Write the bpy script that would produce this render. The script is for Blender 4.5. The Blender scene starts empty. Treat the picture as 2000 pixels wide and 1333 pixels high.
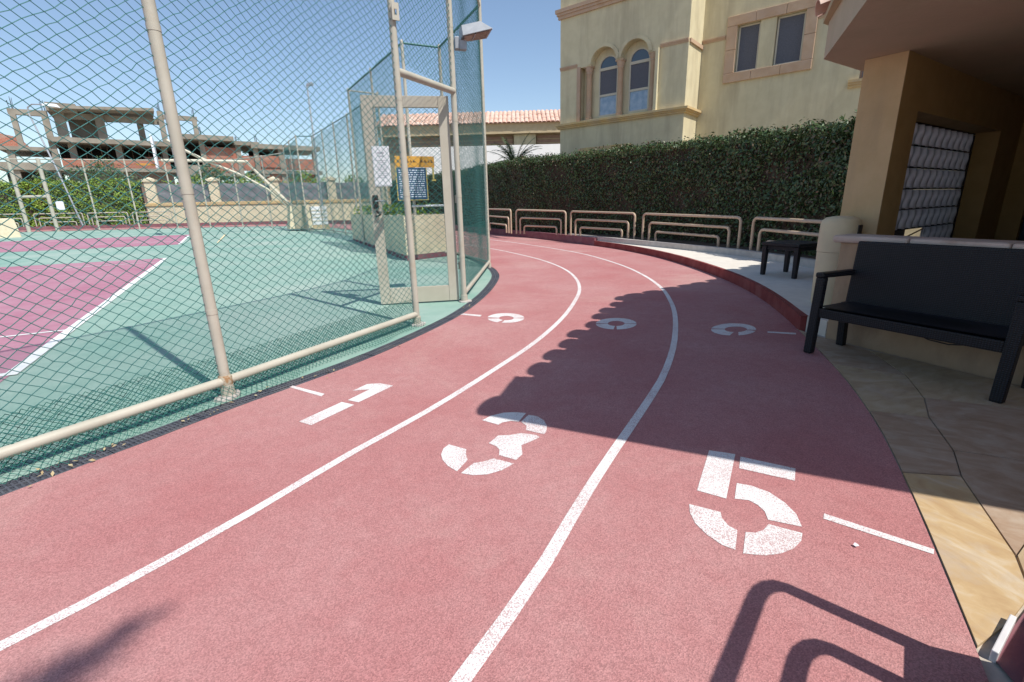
import bpy, bmesh, math, random
import numpy as np
from mathutils import Vector, Matrix
from mathutils.geometry import tessellate_polygon

rnd = random.Random(7)
nrs = np.random.RandomState(11)
C = bpy.context.scene.collection
S = bpy.context.scene

# ------------------------------------------------------------------ camera
cam_d = bpy.data.cameras.new('camera')
cam_d.sensor_width = 36.0
cam_d.lens = 16.62
cam_d.clip_start = 0.05
cam_d.clip_end = 3000
cam = bpy.data.objects.new('camera', cam_d)
C.objects.link(cam)
PITCH, ROLL = math.radians(16.012), math.radians(-1.4516)
_f = Vector((0, math.cos(PITCH), -math.sin(PITCH)))
_u = Vector((0, math.sin(PITCH), math.cos(PITCH)))
_r = Vector((1, 0, 0))
_r2 = _r * math.cos(ROLL) + _u * math.sin(ROLL)
_u2 = _u * math.cos(ROLL) - _r * math.sin(ROLL)
cam.matrix_world = Matrix(((_r2.x, _u2.x, -_f.x, 0.0), (_r2.y, _u2.y, -_f.y, 0.0), (_r2.z, _u2.z, -_f.z, 1.3), (0, 0, 0, 1)))
S.camera = cam

# ------------------------------------------------------------------ sky, sun, exposure
SUN_EL = math.radians(56.5)
SUN_AZ = math.radians(-42.0)          # direction towards the sun, from +x towards -y
sun_dir = Vector((math.cos(SUN_EL) * math.cos(SUN_AZ), math.cos(SUN_EL) * math.sin(SUN_AZ), math.sin(SUN_EL)))
world = bpy.data.worlds.new('World')
S.world = world
world.use_nodes = True
wn = world.node_tree.nodes
wl = world.node_tree.links
wn.clear()
sky = wn.new('ShaderNodeTexSky')
sky.sky_type = 'NISHITA'
sky.sun_disc = False
sky.sun_elevation = SUN_EL
sky.sun_rotation = math.atan2(sun_dir.x, sun_dir.y)
sky.air_density = 1.0
sky.dust_density = 0.6
sky.ozone_density = 1.0
bg = wn.new('ShaderNodeBackground')
bg.inputs['Strength'].default_value = 0.135
wo = wn.new('ShaderNodeOutputWorld')
wl.new(sky.outputs[0], bg.inputs['Color'])
wl.new(bg.outputs[0], wo.inputs['Surface'])
sun_l = bpy.data.lights.new('sun', 'SUN')
sun_l.energy = 4.2
sun_l.angle = math.radians(0.5)
sun_l.color = (1.0, 0.96, 0.90)
sun_o = bpy.data.objects.new('sun', sun_l)
C.objects.link(sun_o)
sun_o.location = (20, -20, 40)
sun_o.rotation_euler = (-sun_dir).to_track_quat('-Z', 'Y').to_euler()
S.view_settings.view_transform = 'Standard'
S.view_settings.look = 'None'
S.view_settings.gamma = 1.0
S.view_settings.use_curve_mapping = False
S.view_settings.exposure = 0.25

# ------------------------------------------------------------------ materials
def mat(name, c1, c2=None, scale=8.0, rough=0.7, bump=0.0, bscale=60.0, spec=0.3, c3=None, scale3=1.0, amt3=0.5, metal=0.0, detail=6.0,
        lo=0.35, hi=0.65, lo3=0.45, hi3=0.7, zs=None):
    """Principled material: two colours mixed by fine noise, a third by broad stains, fine relief by bump."""
    m = bpy.data.materials.new(name)
    m.use_nodes = True
    n, l = m.node_tree.nodes, m.node_tree.links
    b = n['Principled BSDF']
    b.inputs['Roughness'].default_value = rough
    b.inputs['Specular IOR Level'].default_value = spec
    b.inputs['Metallic'].default_value = metal
    g = n.new('ShaderNodeNewGeometry')
    col = None
    if c2 is not None:
        t = n.new('ShaderNodeTexNoise'); t.inputs['Scale'].default_value = scale; t.inputs['Detail'].default_value = detail
        l.new(g.outputs['Position'], t.inputs['Vector'])
        r = n.new('ShaderNodeMapRange'); r.inputs[1].default_value = lo; r.inputs[2].default_value = hi
        l.new(t.outputs['Fac'], r.inputs[0])
        x = n.new('ShaderNodeMix'); x.data_type = 'RGBA'
        x.inputs[6].default_value = (*c1, 1); x.inputs[7].default_value = (*c2, 1)
        l.new(r.outputs[0], x.inputs[0])
        col = x.outputs[2]
    if c3 is not None:
        t3 = n.new('ShaderNodeTexNoise'); t3.inputs['Scale'].default_value = scale3; t3.inputs['Detail'].default_value = 8
        t3.inputs['Roughness'].default_value = 0.6
        if zs is None: l.new(g.outputs['Position'], t3.inputs['Vector'])
        else:                                            # rain streaks: stains drawn out downwards
            ms = n.new('ShaderNodeMapping'); ms.inputs['Scale'].default_value = (1, 1, zs)
            l.new(g.outputs['Position'], ms.inputs[0]); l.new(ms.outputs[0], t3.inputs['Vector'])
        r3 = n.new('ShaderNodeMapRange'); r3.inputs[1].default_value = lo3; r3.inputs[2].default_value = hi3; r3.inputs[4].default_value = amt3
        l.new(t3.outputs['Fac'], r3.inputs[0])
        x3 = n.new('ShaderNodeMix'); x3.data_type = 'RGBA'
        x3.inputs[7].default_value = (*c3, 1)
        l.new(r3.outputs[0], x3.inputs[0])
        if col is None: x3.inputs[6].default_value = (*c1, 1)
        else: l.new(col, x3.inputs[6])
        col = x3.outputs[2]
    if col is None: b.inputs['Base Color'].default_value = (*c1, 1)
    else: l.new(col, b.inputs['Base Color'])
    if bump:
        tb = n.new('ShaderNodeTexNoise'); tb.inputs['Scale'].default_value = bscale; tb.inputs['Detail'].default_value = 3
        l.new(g.outputs['Position'], tb.inputs['Vector'])
        bp = n.new('ShaderNodeBump'); bp.inputs['Strength'].default_value = bump; bp.inputs['Distance'].default_value = 0.01
        l.new(tb.outputs['Fac'], bp.inputs['Height']); l.new(bp.outputs[0], b.inputs['Normal'])
    return m

def brick_mat(name, c1, c2, mortar, scale=2.0):
    m = mat(name, c1, rough=0.9)
    n, l = m.node_tree.nodes, m.node_tree.links
    tc = n.new('ShaderNodeTexCoord'); mp = n.new('ShaderNodeMapping')
    mp.inputs['Rotation'].default_value = (math.radians(90), 0, 0)
    l.new(tc.outputs['Object'], mp.inputs[0])
    t = n.new('ShaderNodeTexBrick'); t.inputs['Scale'].default_value = scale
    t.inputs['Color1'].default_value = (*c1, 1); t.inputs['Color2'].default_value = (*c2, 1); t.inputs['Mortar'].default_value = (*mortar, 1)
    t.inputs['Mortar Size'].default_value = 0.02
    l.new(mp.outputs[0], t.inputs['Vector'])
    t3 = n.new('ShaderNodeTexNoise'); t3.inputs['Scale'].default_value = 0.9; t3.inputs['Detail'].default_value = 6
    x = n.new('ShaderNodeMix'); x.data_type = 'RGBA'
    r = n.new('ShaderNodeMapRange'); r.inputs[1].default_value = 0.5; r.inputs[2].default_value = 0.62
    l.new(t3.outputs['Fac'], r.inputs[0]); l.new(r.outputs[0], x.inputs[0])
    l.new(t.outputs['Color'], x.inputs[6]); x.inputs[7].default_value = (*mortar, 1)
    l.new(x.outputs[2], n['Principled BSDF'].inputs['Base Color'])
    return m

def track_mat(name, base, dust, dark):
    """Rubber crumb running track: granules with their own tones, broad sun bleaching and dust, pitted relief."""
    m = mat(name, base, rough=0.92, spec=0.12)
    n, l = m.node_tree.nodes, m.node_tree.links
    b = n['Principled BSDF']
    g = n.new('ShaderNodeNewGeometry')
    v = n.new('ShaderNodeTexVoronoi'); v.inputs['Scale'].default_value = 250
    l.new(g.outputs['Position'], v.inputs['Vector'])
    hs = n.new('ShaderNodeSeparateColor'); l.new(v.outputs['Color'], hs.inputs[0])
    r = n.new('ShaderNodeMapRange'); r.inputs[1].default_value = 0; r.inputs[2].default_value = 1; r.inputs[3].default_value = 0.74; r.inputs[4].default_value = 1.20
    l.new(hs.outputs[0], r.inputs[0])
    big = n.new('ShaderNodeTexNoise'); big.inputs['Scale'].default_value = 0.75; big.inputs['Detail'].default_value = 7; big.inputs['Roughness'].default_value = 0.62
    l.new(g.outputs['Position'], big.inputs['Vector'])
    rb = n.new('ShaderNodeMapRange'); rb.inputs[1].default_value = 0.34; rb.inputs[2].default_value = 0.68
    l.new(big.outputs['Fac'], rb.inputs[0])
    x = n.new('ShaderNodeMix'); x.data_type = 'RGBA'; x.inputs[6].default_value = (*base, 1); x.inputs[7].default_value = (*dust, 1)
    l.new(rb.outputs[0], x.inputs[0])
    sm = n.new('ShaderNodeTexNoise'); sm.inputs['Scale'].default_value = 14; sm.inputs['Detail'].default_value = 5
    l.new(g.outputs['Position'], sm.inputs['Vector'])
    rs = n.new('ShaderNodeMapRange'); rs.inputs[1].default_value = 0.3; rs.inputs[2].default_value = 0.75; rs.inputs[4].default_value = 0.35
    l.new(sm.outputs['Fac'], rs.inputs[0])
    x2 = n.new('ShaderNodeMix'); x2.data_type = 'RGBA'; x2.inputs[7].default_value = (*dark, 1)
    l.new(rs.outputs[0], x2.inputs[0]); l.new(x.outputs[2], x2.inputs[6])
    dn = n.new('ShaderNodeTexNoise'); dn.inputs['Scale'].default_value = 0.42; dn.inputs['Detail'].default_value = 9; dn.inputs['Roughness'].default_value = 0.7; dn.inputs['Distortion'].default_value = 0.6
    l.new(g.outputs['Position'], dn.inputs['Vector'])
    rd = n.new('ShaderNodeMapRange'); rd.inputs[1].default_value = 0.52; rd.inputs[2].default_value = 0.72; rd.inputs[4].default_value = 0.55
    l.new(dn.outputs['Fac'], rd.inputs[0])
    x4 = n.new('ShaderNodeMix'); x4.data_type = 'RGBA'; x4.inputs[7].default_value = (0.53, 0.36, 0.32, 1)
    l.new(rd.outputs[0], x4.inputs[0]); l.new(x2.outputs[2], x4.inputs[6])
    sp = n.new('ShaderNodeTexVoronoi'); sp.inputs['Scale'].default_value = 2.3; sp.inputs['Randomness'].default_value = 1.0
    l.new(g.outputs['Position'], sp.inputs['Vector'])
    rp = n.new('ShaderNodeMapRange'); rp.inputs[1].default_value = 0.012; rp.inputs[2].default_value = 0.028; rp.inputs[3].default_value = 0.55; rp.inputs[4].default_value = 0.0
    l.new(sp.outputs['Distance'], rp.inputs[0])
    x5 = n.new('ShaderNodeMix'); x5.data_type = 'RGBA'; x5.inputs[7].default_value = (0.16, 0.06, 0.06, 1)
    l.new(rp.outputs[0], x5.inputs[0]); l.new(x4.outputs[2], x5.inputs[6])
    x2 = x5
    mul = n.new('ShaderNodeMix'); mul.data_type = 'RGBA'; mul.blend_type = 'MULTIPLY'; mul.inputs[0].default_value = 1
    l.new(x2.outputs[2], mul.inputs[6]); l.new(r.outputs[0], mul.inputs[7])
    l.new(mul.outputs[2], b.inputs['Base Color'])
    bp = n.new('ShaderNodeBump'); bp.inputs['Strength'].default_value = 0.5; bp.inputs['Distance'].default_value = 0.003
    l.new(v.outputs['Distance'], bp.inputs['Height']); l.new(bp.outputs[0], b.inputs['Normal'])
    return m

def worn_paint(name, paint, under, thr=0.50):
    """White line paint on granular rubber: granules show through where it has worn."""
    m = mat(name, paint, rough=0.85, spec=0.2)
    n, l = m.node_tree.nodes, m.node_tree.links
    g = n.new('ShaderNodeNewGeometry')
    a = n.new('ShaderNodeTexNoise'); a.inputs['Scale'].default_value = 210; a.inputs['Detail'].default_value = 2
    w = n.new('ShaderNodeTexNoise'); w.inputs['Scale'].default_value = 3.0; w.inputs['Detail'].default_value = 4
    l.new(g.outputs['Position'], a.inputs['Vector']); l.new(g.outputs['Position'], w.inputs['Vector'])
    ad = n.new('ShaderNodeMath'); ad.operation = 'MULTIPLY_ADD'; ad.inputs[1].default_value = 0.35
    l.new(w.outputs['Fac'], ad.inputs[0]); l.new(a.outputs['Fac'], ad.inputs[2])
    r = n.new('ShaderNodeMapRange'); r.inputs[1].default_value = thr + 0.19; r.inputs[2].default_value = thr + 0.29
    l.new(ad.outputs[0], r.inputs[0])
    x = n.new('ShaderNodeMix'); x.data_type = 'RGBA'; x.inputs[6].default_value = (*paint, 1); x.inputs[7].default_value = (*under, 1)
    l.new(r.outputs[0], x.inputs[0]); l.new(x.outputs[2], n['Principled BSDF'].inputs['Base Color'])
    bp = n.new('ShaderNodeBump'); bp.inputs['Strength'].default_value = 0.4; bp.inputs['Distance'].default_value = 0.003
    l.new(a.outputs['Fac'], bp.inputs['Height']); l.new(bp.outputs[0], n['Principled BSDF'].inputs['Normal'])
    return m

def leaf_mat(name, c1, c2, c3, rough=0.45, spec=0.5):
    """Leaves: each leaf its own tone (by object-space cell), some yellowed or brown."""
    m = mat(name, c1, rough=rough, spec=spec)
    n, l = m.node_tree.nodes, m.node_tree.links
    b = n['Principled BSDF']
    g = n.new('ShaderNodeNewGeometry')
    r = n.new('ShaderNodeValToRGB')
    r.color_ramp.elements[0].color = (*c1, 1); r.color_ramp.elements[1].color = (*c2, 1); r.color_ramp.elements[1].position = 0.8
    e = r.color_ramp.elements.new(0.93); e.color = (*c3, 1)
    l.new(g.outputs['Random Per Island'], r.inputs[0]); l.new(r.outputs[0], b.inputs['Base Color'])
    b.inputs['Transmission Weight'].default_value = 0.0
    return m

def wicker_mat(name):
    m = mat(name, (0.012, 0.012, 0.016), rough=0.5, spec=0.4)
    n, l = m.node_tree.nodes, m.node_tree.links
    tc = n.new('ShaderNodeTexCoord')
    hts = []
    for d, s in (('X', 420), ('Z', 480)):
        w = n.new('ShaderNodeTexWave'); w.bands_direction = d; w.inputs['Scale'].default_value = s / 20; w.inputs['Distortion'].default_value = 0.6
        l.new(tc.outputs['Object'], w.inputs['Vector']); hts.append(w.outputs['Fac'])
    mx = n.new('ShaderNodeMath'); mx.operation = 'MULTIPLY'; l.new(hts[0], mx.inputs[0]); l.new(hts[1], mx.inputs[1])
    bp = n.new('ShaderNodeBump'); bp.inputs['Strength'].default_value = 0.7; bp.inputs['Distance'].default_value = 0.004
    l.new(mx.outputs[0], bp.inputs['Height']); l.new(bp.outputs[0], n['Principled BSDF'].inputs['Normal'])
    x = n.new('ShaderNodeMix'); x.data_type = 'RGBA'; x.inputs[6].default_value = (0.002, 0.002, 0.003, 1); x.inputs[7].default_value = (0.026, 0.027, 0.036, 1)
    l.new(mx.outputs[0], x.inputs[0]); l.new(x.outputs[2], n['Principled BSDF'].inputs['Base Color'])
    return m

def stone_mat(name, c1, c2, c3, rot):
    """Sandstone: long warm veins along one direction."""
    m = mat(name, c1, rough=0.6, spec=0.3)
    n, l = m.node_tree.nodes, m.node_tree.links
    g = n.new('ShaderNodeNewGeometry'); mp = n.new('ShaderNodeMapping')
    mp.vector_type = 'TEXTURE'; mp.inputs['Rotation'].default_value = (0, 0, rot); mp.inputs['Scale'].default_value = (1.0, 0.42, 1)
    l.new(g.outputs['Position'], mp.inputs[0])
    t = n.new('ShaderNodeTexNoise'); t.inputs['Scale'].default_value = 3.0; t.inputs['Detail'].default_value = 12; t.inputs['Roughness'].default_value = 0.62; t.inputs['Distortion'].default_value = 1.6
    l.new(mp.outputs[0], t.inputs['Vector'])
    r = n.new('ShaderNodeValToRGB')
    r.color_ramp.elements[0].position = 0.32; r.color_ramp.elements[0].color = (*c2, 1)
    r.color_ramp.elements[1].position = 0.68; r.color_ramp.elements[1].color = (*c3, 1)
    e = r.color_ramp.elements.new(0.5); e.color = (*c1, 1)
    l.new(t.outputs['Fac'], r.inputs[0])
    gd = n.new('ShaderNodeTexNoise'); gd.inputs['Scale'].default_value = 4.5; gd.inputs['Detail'].default_value = 10; gd.inputs['Roughness'].default_value = 0.68
    l.new(g.outputs['Position'], gd.inputs['Vector'])
    rg = n.new('ShaderNodeMapRange'); rg.inputs[1].default_value = 0.50; rg.inputs[2].default_value = 0.68; rg.inputs[4].default_value = 0.75
    l.new(gd.outputs['Fac'], rg.inputs[0])
    xg = n.new('ShaderNodeMix'); xg.data_type = 'RGBA'; xg.inputs[7].default_value = (0.46, 0.37, 0.28, 1)
    l.new(rg.outputs[0], xg.inputs[0]); l.new(r.outputs[0], xg.inputs[6]); l.new(xg.outputs[2], n['Principled BSDF'].inputs['Base Color'])
    bp = n.new('ShaderNodeBump'); bp.inputs['Strength'].default_value = 0.35; bp.inputs['Distance'].default_value = 0.01
    l.new(t.outputs['Fac'], bp.inputs['Height']); l.new(bp.outputs[0], n['Principled BSDF'].inputs['Normal'])
    return m

M = {}
M['track'] = track_mat('track_rubber', (0.430, 0.180, 0.176), (0.490, 0.272, 0.260), (0.370, 0.140, 0.140))
M['paint'] = worn_paint('line_paint', (0.72, 0.70, 0.68), (0.50, 0.34, 0.33))
M['court'] = mat('court_green', (0.205, 0.350, 0.288), (0.250, 0.395, 0.330), scale=5, rough=0.8, bump=0.12, bscale=220, c3=(0.36, 0.445, 0.385), scale3=0.45, amt3=0.9, lo3=0.40, hi3=0.68, spec=0.25)
M['zone'] = mat('court_rose', (0.375, 0.155, 0.215), (0.415, 0.19, 0.25), scale=5, rough=0.8, bump=0.12, bscale=220, c3=(0.46, 0.28, 0.33), scale3=0.5, amt3=0.7, lo3=0.40, hi3=0.68, spec=0.25)
M['cpaint'] = mat('court_line_white', (0.78, 0.79, 0.77), (0.68, 0.70, 0.68), scale=9, rough=0.8)
M['ypaint'] = mat('court_line_yellow', (0.75, 0.62, 0.35), (0.68, 0.58, 0.38), scale=9, rough=0.8)
M['ground'] = mat('sandy_ground', (0.42, 0.36, 0.28), (0.50, 0.43, 0.34), scale=3, rough=0.95, bump=0.3, bscale=20, c3=(0.36, 0.33, 0.26), scale3=0.1)
M['grate'] = mat('grate_plastic', (0.070, 0.075, 0.095), (0.10, 0.105, 0.125), scale=20, rough=0.55, c3=(0.18, 0.17, 0.16), scale3=6, amt3=0.5)
M['void'] = mat('drain_void', (0.02, 0.02, 0.022), rough=0.9)
M['kerb'] = mat('kerb_red', (0.20, 0.038, 0.036), (0.25, 0.055, 0.05), scale=7, rough=0.8, bump=0.2, bscale=80, c3=(0.36, 0.14, 0.12), scale3=3, amt3=0.5)
M['maroon'] = mat('kerb_maroon', (0.20, 0.075, 0.095), (0.24, 0.10, 0.115), scale=6, rough=0.8, bump=0.2, bscale=80, c3=(0.30, 0.19, 0.19), scale3=2.5, amt3=0.5)
M['pave'] = mat('pale_concrete', (0.66, 0.61, 0.53), (0.72, 0.67, 0.59), scale=9, rough=0.85, bump=0.15, bscale=60, c3=(0.55, 0.52, 0.47), scale3=1.5, amt3=0.6)
M['edging'] = mat('edging_concrete', (0.46, 0.43, 0.40), (0.54, 0.50, 0.46), scale=10, rough=0.85, bump=0.2, bscale=50, c3=(0.38, 0.33, 0.30), scale3=2, amt3=0.6)
M['soil'] = mat('soil', (0.09, 0.065, 0.045), (0.14, 0.10, 0.07), scale=15, rough=0.95, bump=0.5, bscale=40)
M['pipe'] = mat('cream_pipe_paint', (0.45, 0.425, 0.345), (0.51, 0.48, 0.395), scale=5, rough=0.45, c3=(0.40, 0.30, 0.20), scale3=6, amt3=0.5, lo3=0.58, hi3=0.75, spec=0.4)
M['gatepaint'] = mat('gate_paint', (0.46, 0.42, 0.335), (0.51, 0.47, 0.385), scale=4, rough=0.5, c3=(0.40, 0.33, 0.26), scale3=5, amt3=0.4, lo3=0.56, hi3=0.78, spec=0.35)
M['railpaint'] = mat('railing_paint', (0.49, 0.365, 0.255), (0.55, 0.42, 0.30), scale=6, rough=0.4, spec=0.4, c3=(0.45, 0.36, 0.28), scale3=4, amt3=0.4)
M['wire'] = mat('green_coated_wire', (0.022, 0.135, 0.125), (0.035, 0.17, 0.155), scale=30, rough=0.42, spec=0.5)
M['net'] = mat('fine_green_net', (0.015, 0.12, 0.095), (0.025, 0.155, 0.125), scale=30, rough=0.55)
M['rust'] = mat('rusted_paint', (0.46, 0.41, 0.31), (0.34, 0.20, 0.10), scale=32, rough=0.85, bump=0.4, bscale=90, lo=0.42, hi=0.60)
M['grey'] = mat('grey_metal', (0.30, 0.32, 0.34), (0.36, 0.38, 0.40), scale=12, rough=0.45, metal=0.3)
M['darkmetal'] = mat('dark_metal', (0.035, 0.03, 0.028), rough=0.5)
M['lens'] = mat('lamp_glass', (0.30, 0.20, 0.15), (0.40, 0.30, 0.25), scale=25, rough=0.15, spec=0.6)
M['paper'] = mat('white_paper', (0.82, 0.82, 0.84), rough=0.6)
M['ink'] = mat('print_ink', (0.42, 0.42, 0.46), rough=0.7)
M['planter'] = mat('cream_plaster', (0.66, 0.58, 0.40), (0.72, 0.64, 0.46), scale=5, rough=0.85, bump=0.15, bscale=40, c3=(0.50, 0.42, 0.30), scale3=1.8, amt3=0.5)
M['villa'] = mat('villa_render', (0.58, 0.51, 0.33), (0.63, 0.56, 0.37), scale=3, rough=0.9, bump=0.25, bscale=18, c3=(0.42, 0.36, 0.24), scale3=2.2, amt3=0.75, zs=0.16)
M['vstone'] = mat('villa_stone', (0.46, 0.31, 0.20), (0.55, 0.39, 0.26), scale=3, rough=0.75, bump=0.25, bscale=25, c3=(0.42, 0.30, 0.23), scale3=1.5, amt3=0.7)
M['ledge'] = mat('ledge_ochre', (0.60, 0.42, 0.18), (0.58, 0.44, 0.25), scale=2, rough=0.85, bump=0.2, bscale=25, c3=(0.42, 0.32, 0.20), scale3=1.6, amt3=0.7)
M['winframe'] = mat('window_frame_cream', (0.56, 0.51, 0.40), rough=0.5)
M['screen'] = mat('insect_screen', (0.10, 0.10, 0.115), (0.13, 0.13, 0.15), scale=40, rough=0.6)
M['glass'] = mat('window_glass', (0.055, 0.08, 0.11), rough=0.04, spec=0.9)
M['glasslow'] = mat('curtained_glass', (0.20, 0.29, 0.40), (0.34, 0.42, 0.52), scale=5, rough=0.08, spec=0.8)
M['tile'] = mat('clay_tile', (0.60, 0.34, 0.24), (0.70, 0.48, 0.38), scale=4, rough=0.85, bump=0.3, bscale=30, c3=(0.74, 0.60, 0.50), scale3=1.3, amt3=0.7)
M['tan'] = mat('tan_render', (0.46, 0.36, 0.22), (0.50, 0.40, 0.25), scale=3, rough=0.9)
M['brownwood'] = mat('brown_shutter', (0.30, 0.19, 0.14), (0.36, 0.24, 0.18), scale=4, rough=0.7)
M['white'] = mat('white_wall_paint', (0.78, 0.77, 0.75), (0.82, 0.81, 0.79), scale=2, rough=0.9)
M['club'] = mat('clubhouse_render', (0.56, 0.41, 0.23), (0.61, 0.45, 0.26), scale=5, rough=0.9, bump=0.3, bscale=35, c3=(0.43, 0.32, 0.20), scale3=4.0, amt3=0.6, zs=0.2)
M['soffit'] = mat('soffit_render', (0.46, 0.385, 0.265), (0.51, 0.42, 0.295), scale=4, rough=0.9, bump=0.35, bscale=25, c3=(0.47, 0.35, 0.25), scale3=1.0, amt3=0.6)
M['clubshade'] = mat('shaded_clubhouse_render', (0.40, 0.265, 0.115), (0.44, 0.295, 0.135), scale=5, rough=0.9, bump=0.3, bscale=35)  # clubhouse render again, with the shade under the canopy mixed into its colour
M['lowwall'] = mat('terrace_render', (0.40, 0.28, 0.18), (0.45, 0.32, 0.21), scale=5, rough=0.9, bump=0.3, bscale=35, c3=(0.27, 0.19, 0.13), scale3=5.0, amt3=0.7, zs=0.35)
M['cap'] = mat('coping_stone', (0.50, 0.40, 0.34), (0.58, 0.48, 0.42), scale=6, rough=0.7, bump=0.2, bscale=40, c3=(0.36, 0.24, 0.18), scale3=5, amt3=0.6, lo3=0.55)
M['gblock'] = mat('wavy_glass_block', (0.46, 0.50, 0.56), (0.56, 0.60, 0.66), scale=3, rough=0.15, spec=0.9, metal=0.25)
def translucent_mat(name, col, tcol):
    """Cast glass: daylight from behind glows through it, the front still mirrors a little."""
    m = mat(name, col, rough=0.18, spec=0.8)
    n, l = m.node_tree.nodes, m.node_tree.links
    tr = n.new('ShaderNodeBsdfTranslucent'); tr.inputs['Color'].default_value = (*tcol, 1)
    mx = n.new('ShaderNodeMixShader'); mx.inputs[0].default_value = 0.86
    # moulded waves: their refracted light and dark painted as wavy upright bands
    tc = n.new('ShaderNodeTexCoord'); sx = n.new('ShaderNodeSeparateXYZ'); l.new(tc.outputs['Object'], sx.inputs[0])
    def mth(op, a, b_=None, c_=None):
        q = n.new('ShaderNodeMath'); q.operation = op
        for k, v in enumerate((a, b_, c_)):
            if v is None: continue
            if isinstance(v, (int, float)): q.inputs[k].default_value = v
            else: l.new(v, q.inputs[k])
        return q.outputs[0]
    sw_ = mth('SINE', mth('MULTIPLY', sx.outputs['Z'], 2*math.pi/0.236))
    ph = mth('MULTIPLY_ADD', sx.outputs['X'], 2*math.pi/0.2431, mth('MULTIPLY', sw_, 1.1))
    wv = mth('MULTIPLY_ADD', mth('SINE', ph), 0.5, 0.5)
    cr = n.new('ShaderNodeMix'); cr.data_type = 'RGBA'; cr.inputs[6].default_value = (tcol[0]*0.30, tcol[1]*0.30, tcol[2]*0.30, 1); cr.inputs[7].default_value = (*tcol, 1)
    l.new(mth('POWER', wv, 0.6), cr.inputs[0]); l.new(cr.outputs[2], tr.inputs['Color'])
    l.new(n['Principled BSDF'].outputs[0], mx.inputs[1]); l.new(tr.outputs[0], mx.inputs[2])
    l.new(mx.outputs[0], n['Material Output'].inputs['Surface'])
    return m
M['gblock'] = translucent_mat('wavy_glass_block', (0.34, 0.35, 0.37), (0.80, 0.785, 0.775))
M['dark'] = mat('dark_interior', (0.03, 0.025, 0.02), rough=0.9)
M['wicker'] = wicker_mat('black_wicker')
M['blackplastic'] = mat('black_plastic', (0.014, 0.014, 0.017), rough=0.45, spec=0.4)
M['bin'] = mat('cream_plastic', (0.68, 0.57, 0.37), (0.72, 0.61, 0.41), scale=3, rough=0.5, spec=0.4, c3=(0.55, 0.47, 0.34), scale3=2.5, amt3=0.5)
M['slab_a'] = stone_mat('sandstone_gold', (0.52, 0.37, 0.20), (0.44, 0.29, 0.15), (0.60, 0.50, 0.36), 2.0)
M['slab_b'] = stone_mat('sandstone_grey', (0.38, 0.265, 0.18), (0.31, 0.205, 0.13), (0.45, 0.35, 0.26), -0.5)
M['slab_c'] = stone_mat('sandstone_pale', (0.43, 0.32, 0.195), (0.36, 0.26, 0.16), (0.50, 0.40, 0.27), 0.4)
M['grout'] = mat('grout', (0.42, 0.37, 0.31), (0.50, 0.44, 0.37), scale=40, rough=0.9)
M['marble'] = mat('white_marble', (0.72, 0.70, 0.69), (0.64, 0.62, 0.62), scale=12, rough=0.4)
M['concrete'] = mat('raw_concrete', (0.24, 0.215, 0.175), (0.31, 0.28, 0.23), scale=1.2, rough=0.95, c3=(0.19, 0.165, 0.13), scale3=0.4, amt3=0.7)
M['brick'] = brick_mat('red_brick', (0.30, 0.095, 0.06), (0.37, 0.13, 0.08), (0.33, 0.24, 0.19), 1.6)
M['brickdark'] = brick_mat('brown_block', (0.17, 0.10, 0.075), (0.21, 0.13, 0.10), (0.20, 0.15, 0.12), 1.6)
M['hedge'] = leaf_mat('hedge_leaf', (0.032, 0.068, 0.022), (0.082, 0.135, 0.040), (0.15, 0.10, 0.055))
M['hedgecore'] = mat('hedge_twigs', (0.040, 0.030, 0.020), (0.085, 0.060, 0.042), scale=14, rough=0.95, bump=0.8, bscale=30)
M['hedgelit'] = leaf_mat('light_hedge_leaf', (0.13, 0.22, 0.026), (0.24, 0.34, 0.045), (0.20, 0.20, 0.06), rough=0.6, spec=0.3)
M['palm'] = leaf_mat('palm_leaf', (0.05, 0.10, 0.035), (0.09, 0.15, 0.05), (0.16, 0.15, 0.07))
M['trunk'] = mat('palm_trunk', (0.16, 0.11, 0.075), (0.22, 0.16, 0.11), scale=18, rough=0.95, bump=0.7, bscale=25)
M['shade'] = mat('grey_shade_cloth', (0.17, 0.175, 0.19), (0.21, 0.215, 0.23), scale=3, rough=0.9, c3=(0.13, 0.13, 0.145), scale3=1.0)
M['orange'] = mat('orange_sign', (0.62, 0.33, 0.06), (0.58, 0.30, 0.06), scale=4, rough=0.5)
M['bluepanel'] = mat('blue_panel', (0.035, 0.085, 0.16), rough=0.5)
M['signtext'] = mat('pale_lettering', (0.55, 0.62, 0.68), rough=0.6)
M['darktext'] = mat('dark_lettering', (0.10, 0.05, 0.02), rough=0.6)
M['gold'] = mat('yellow_frame', (0.50, 0.40, 0.12), rough=0.5)
M['pebble'] = mat('pale_pebbles', (0.62, 0.57, 0.48), (0.72, 0.67, 0.58), scale=30, rough=0.8)
M['post'] = mat('galvanised_steel', (0.42, 0.44, 0.46), (0.48, 0.50, 0.52), scale=9, rough=0.45, metal=0.4)
M['hoop'] = mat('cream_steel', (0.58, 0.54, 0.42), (0.63, 0.59, 0.47), scale=4, rough=0.5)
M['board'] = mat('backboard_white', (0.78, 0.80, 0.82), rough=0.4)
M['dry'] = mat('dry_leaf', (0.36, 0.26, 0.13), (0.50, 0.42, 0.25), scale=30, rough=0.8)

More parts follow.
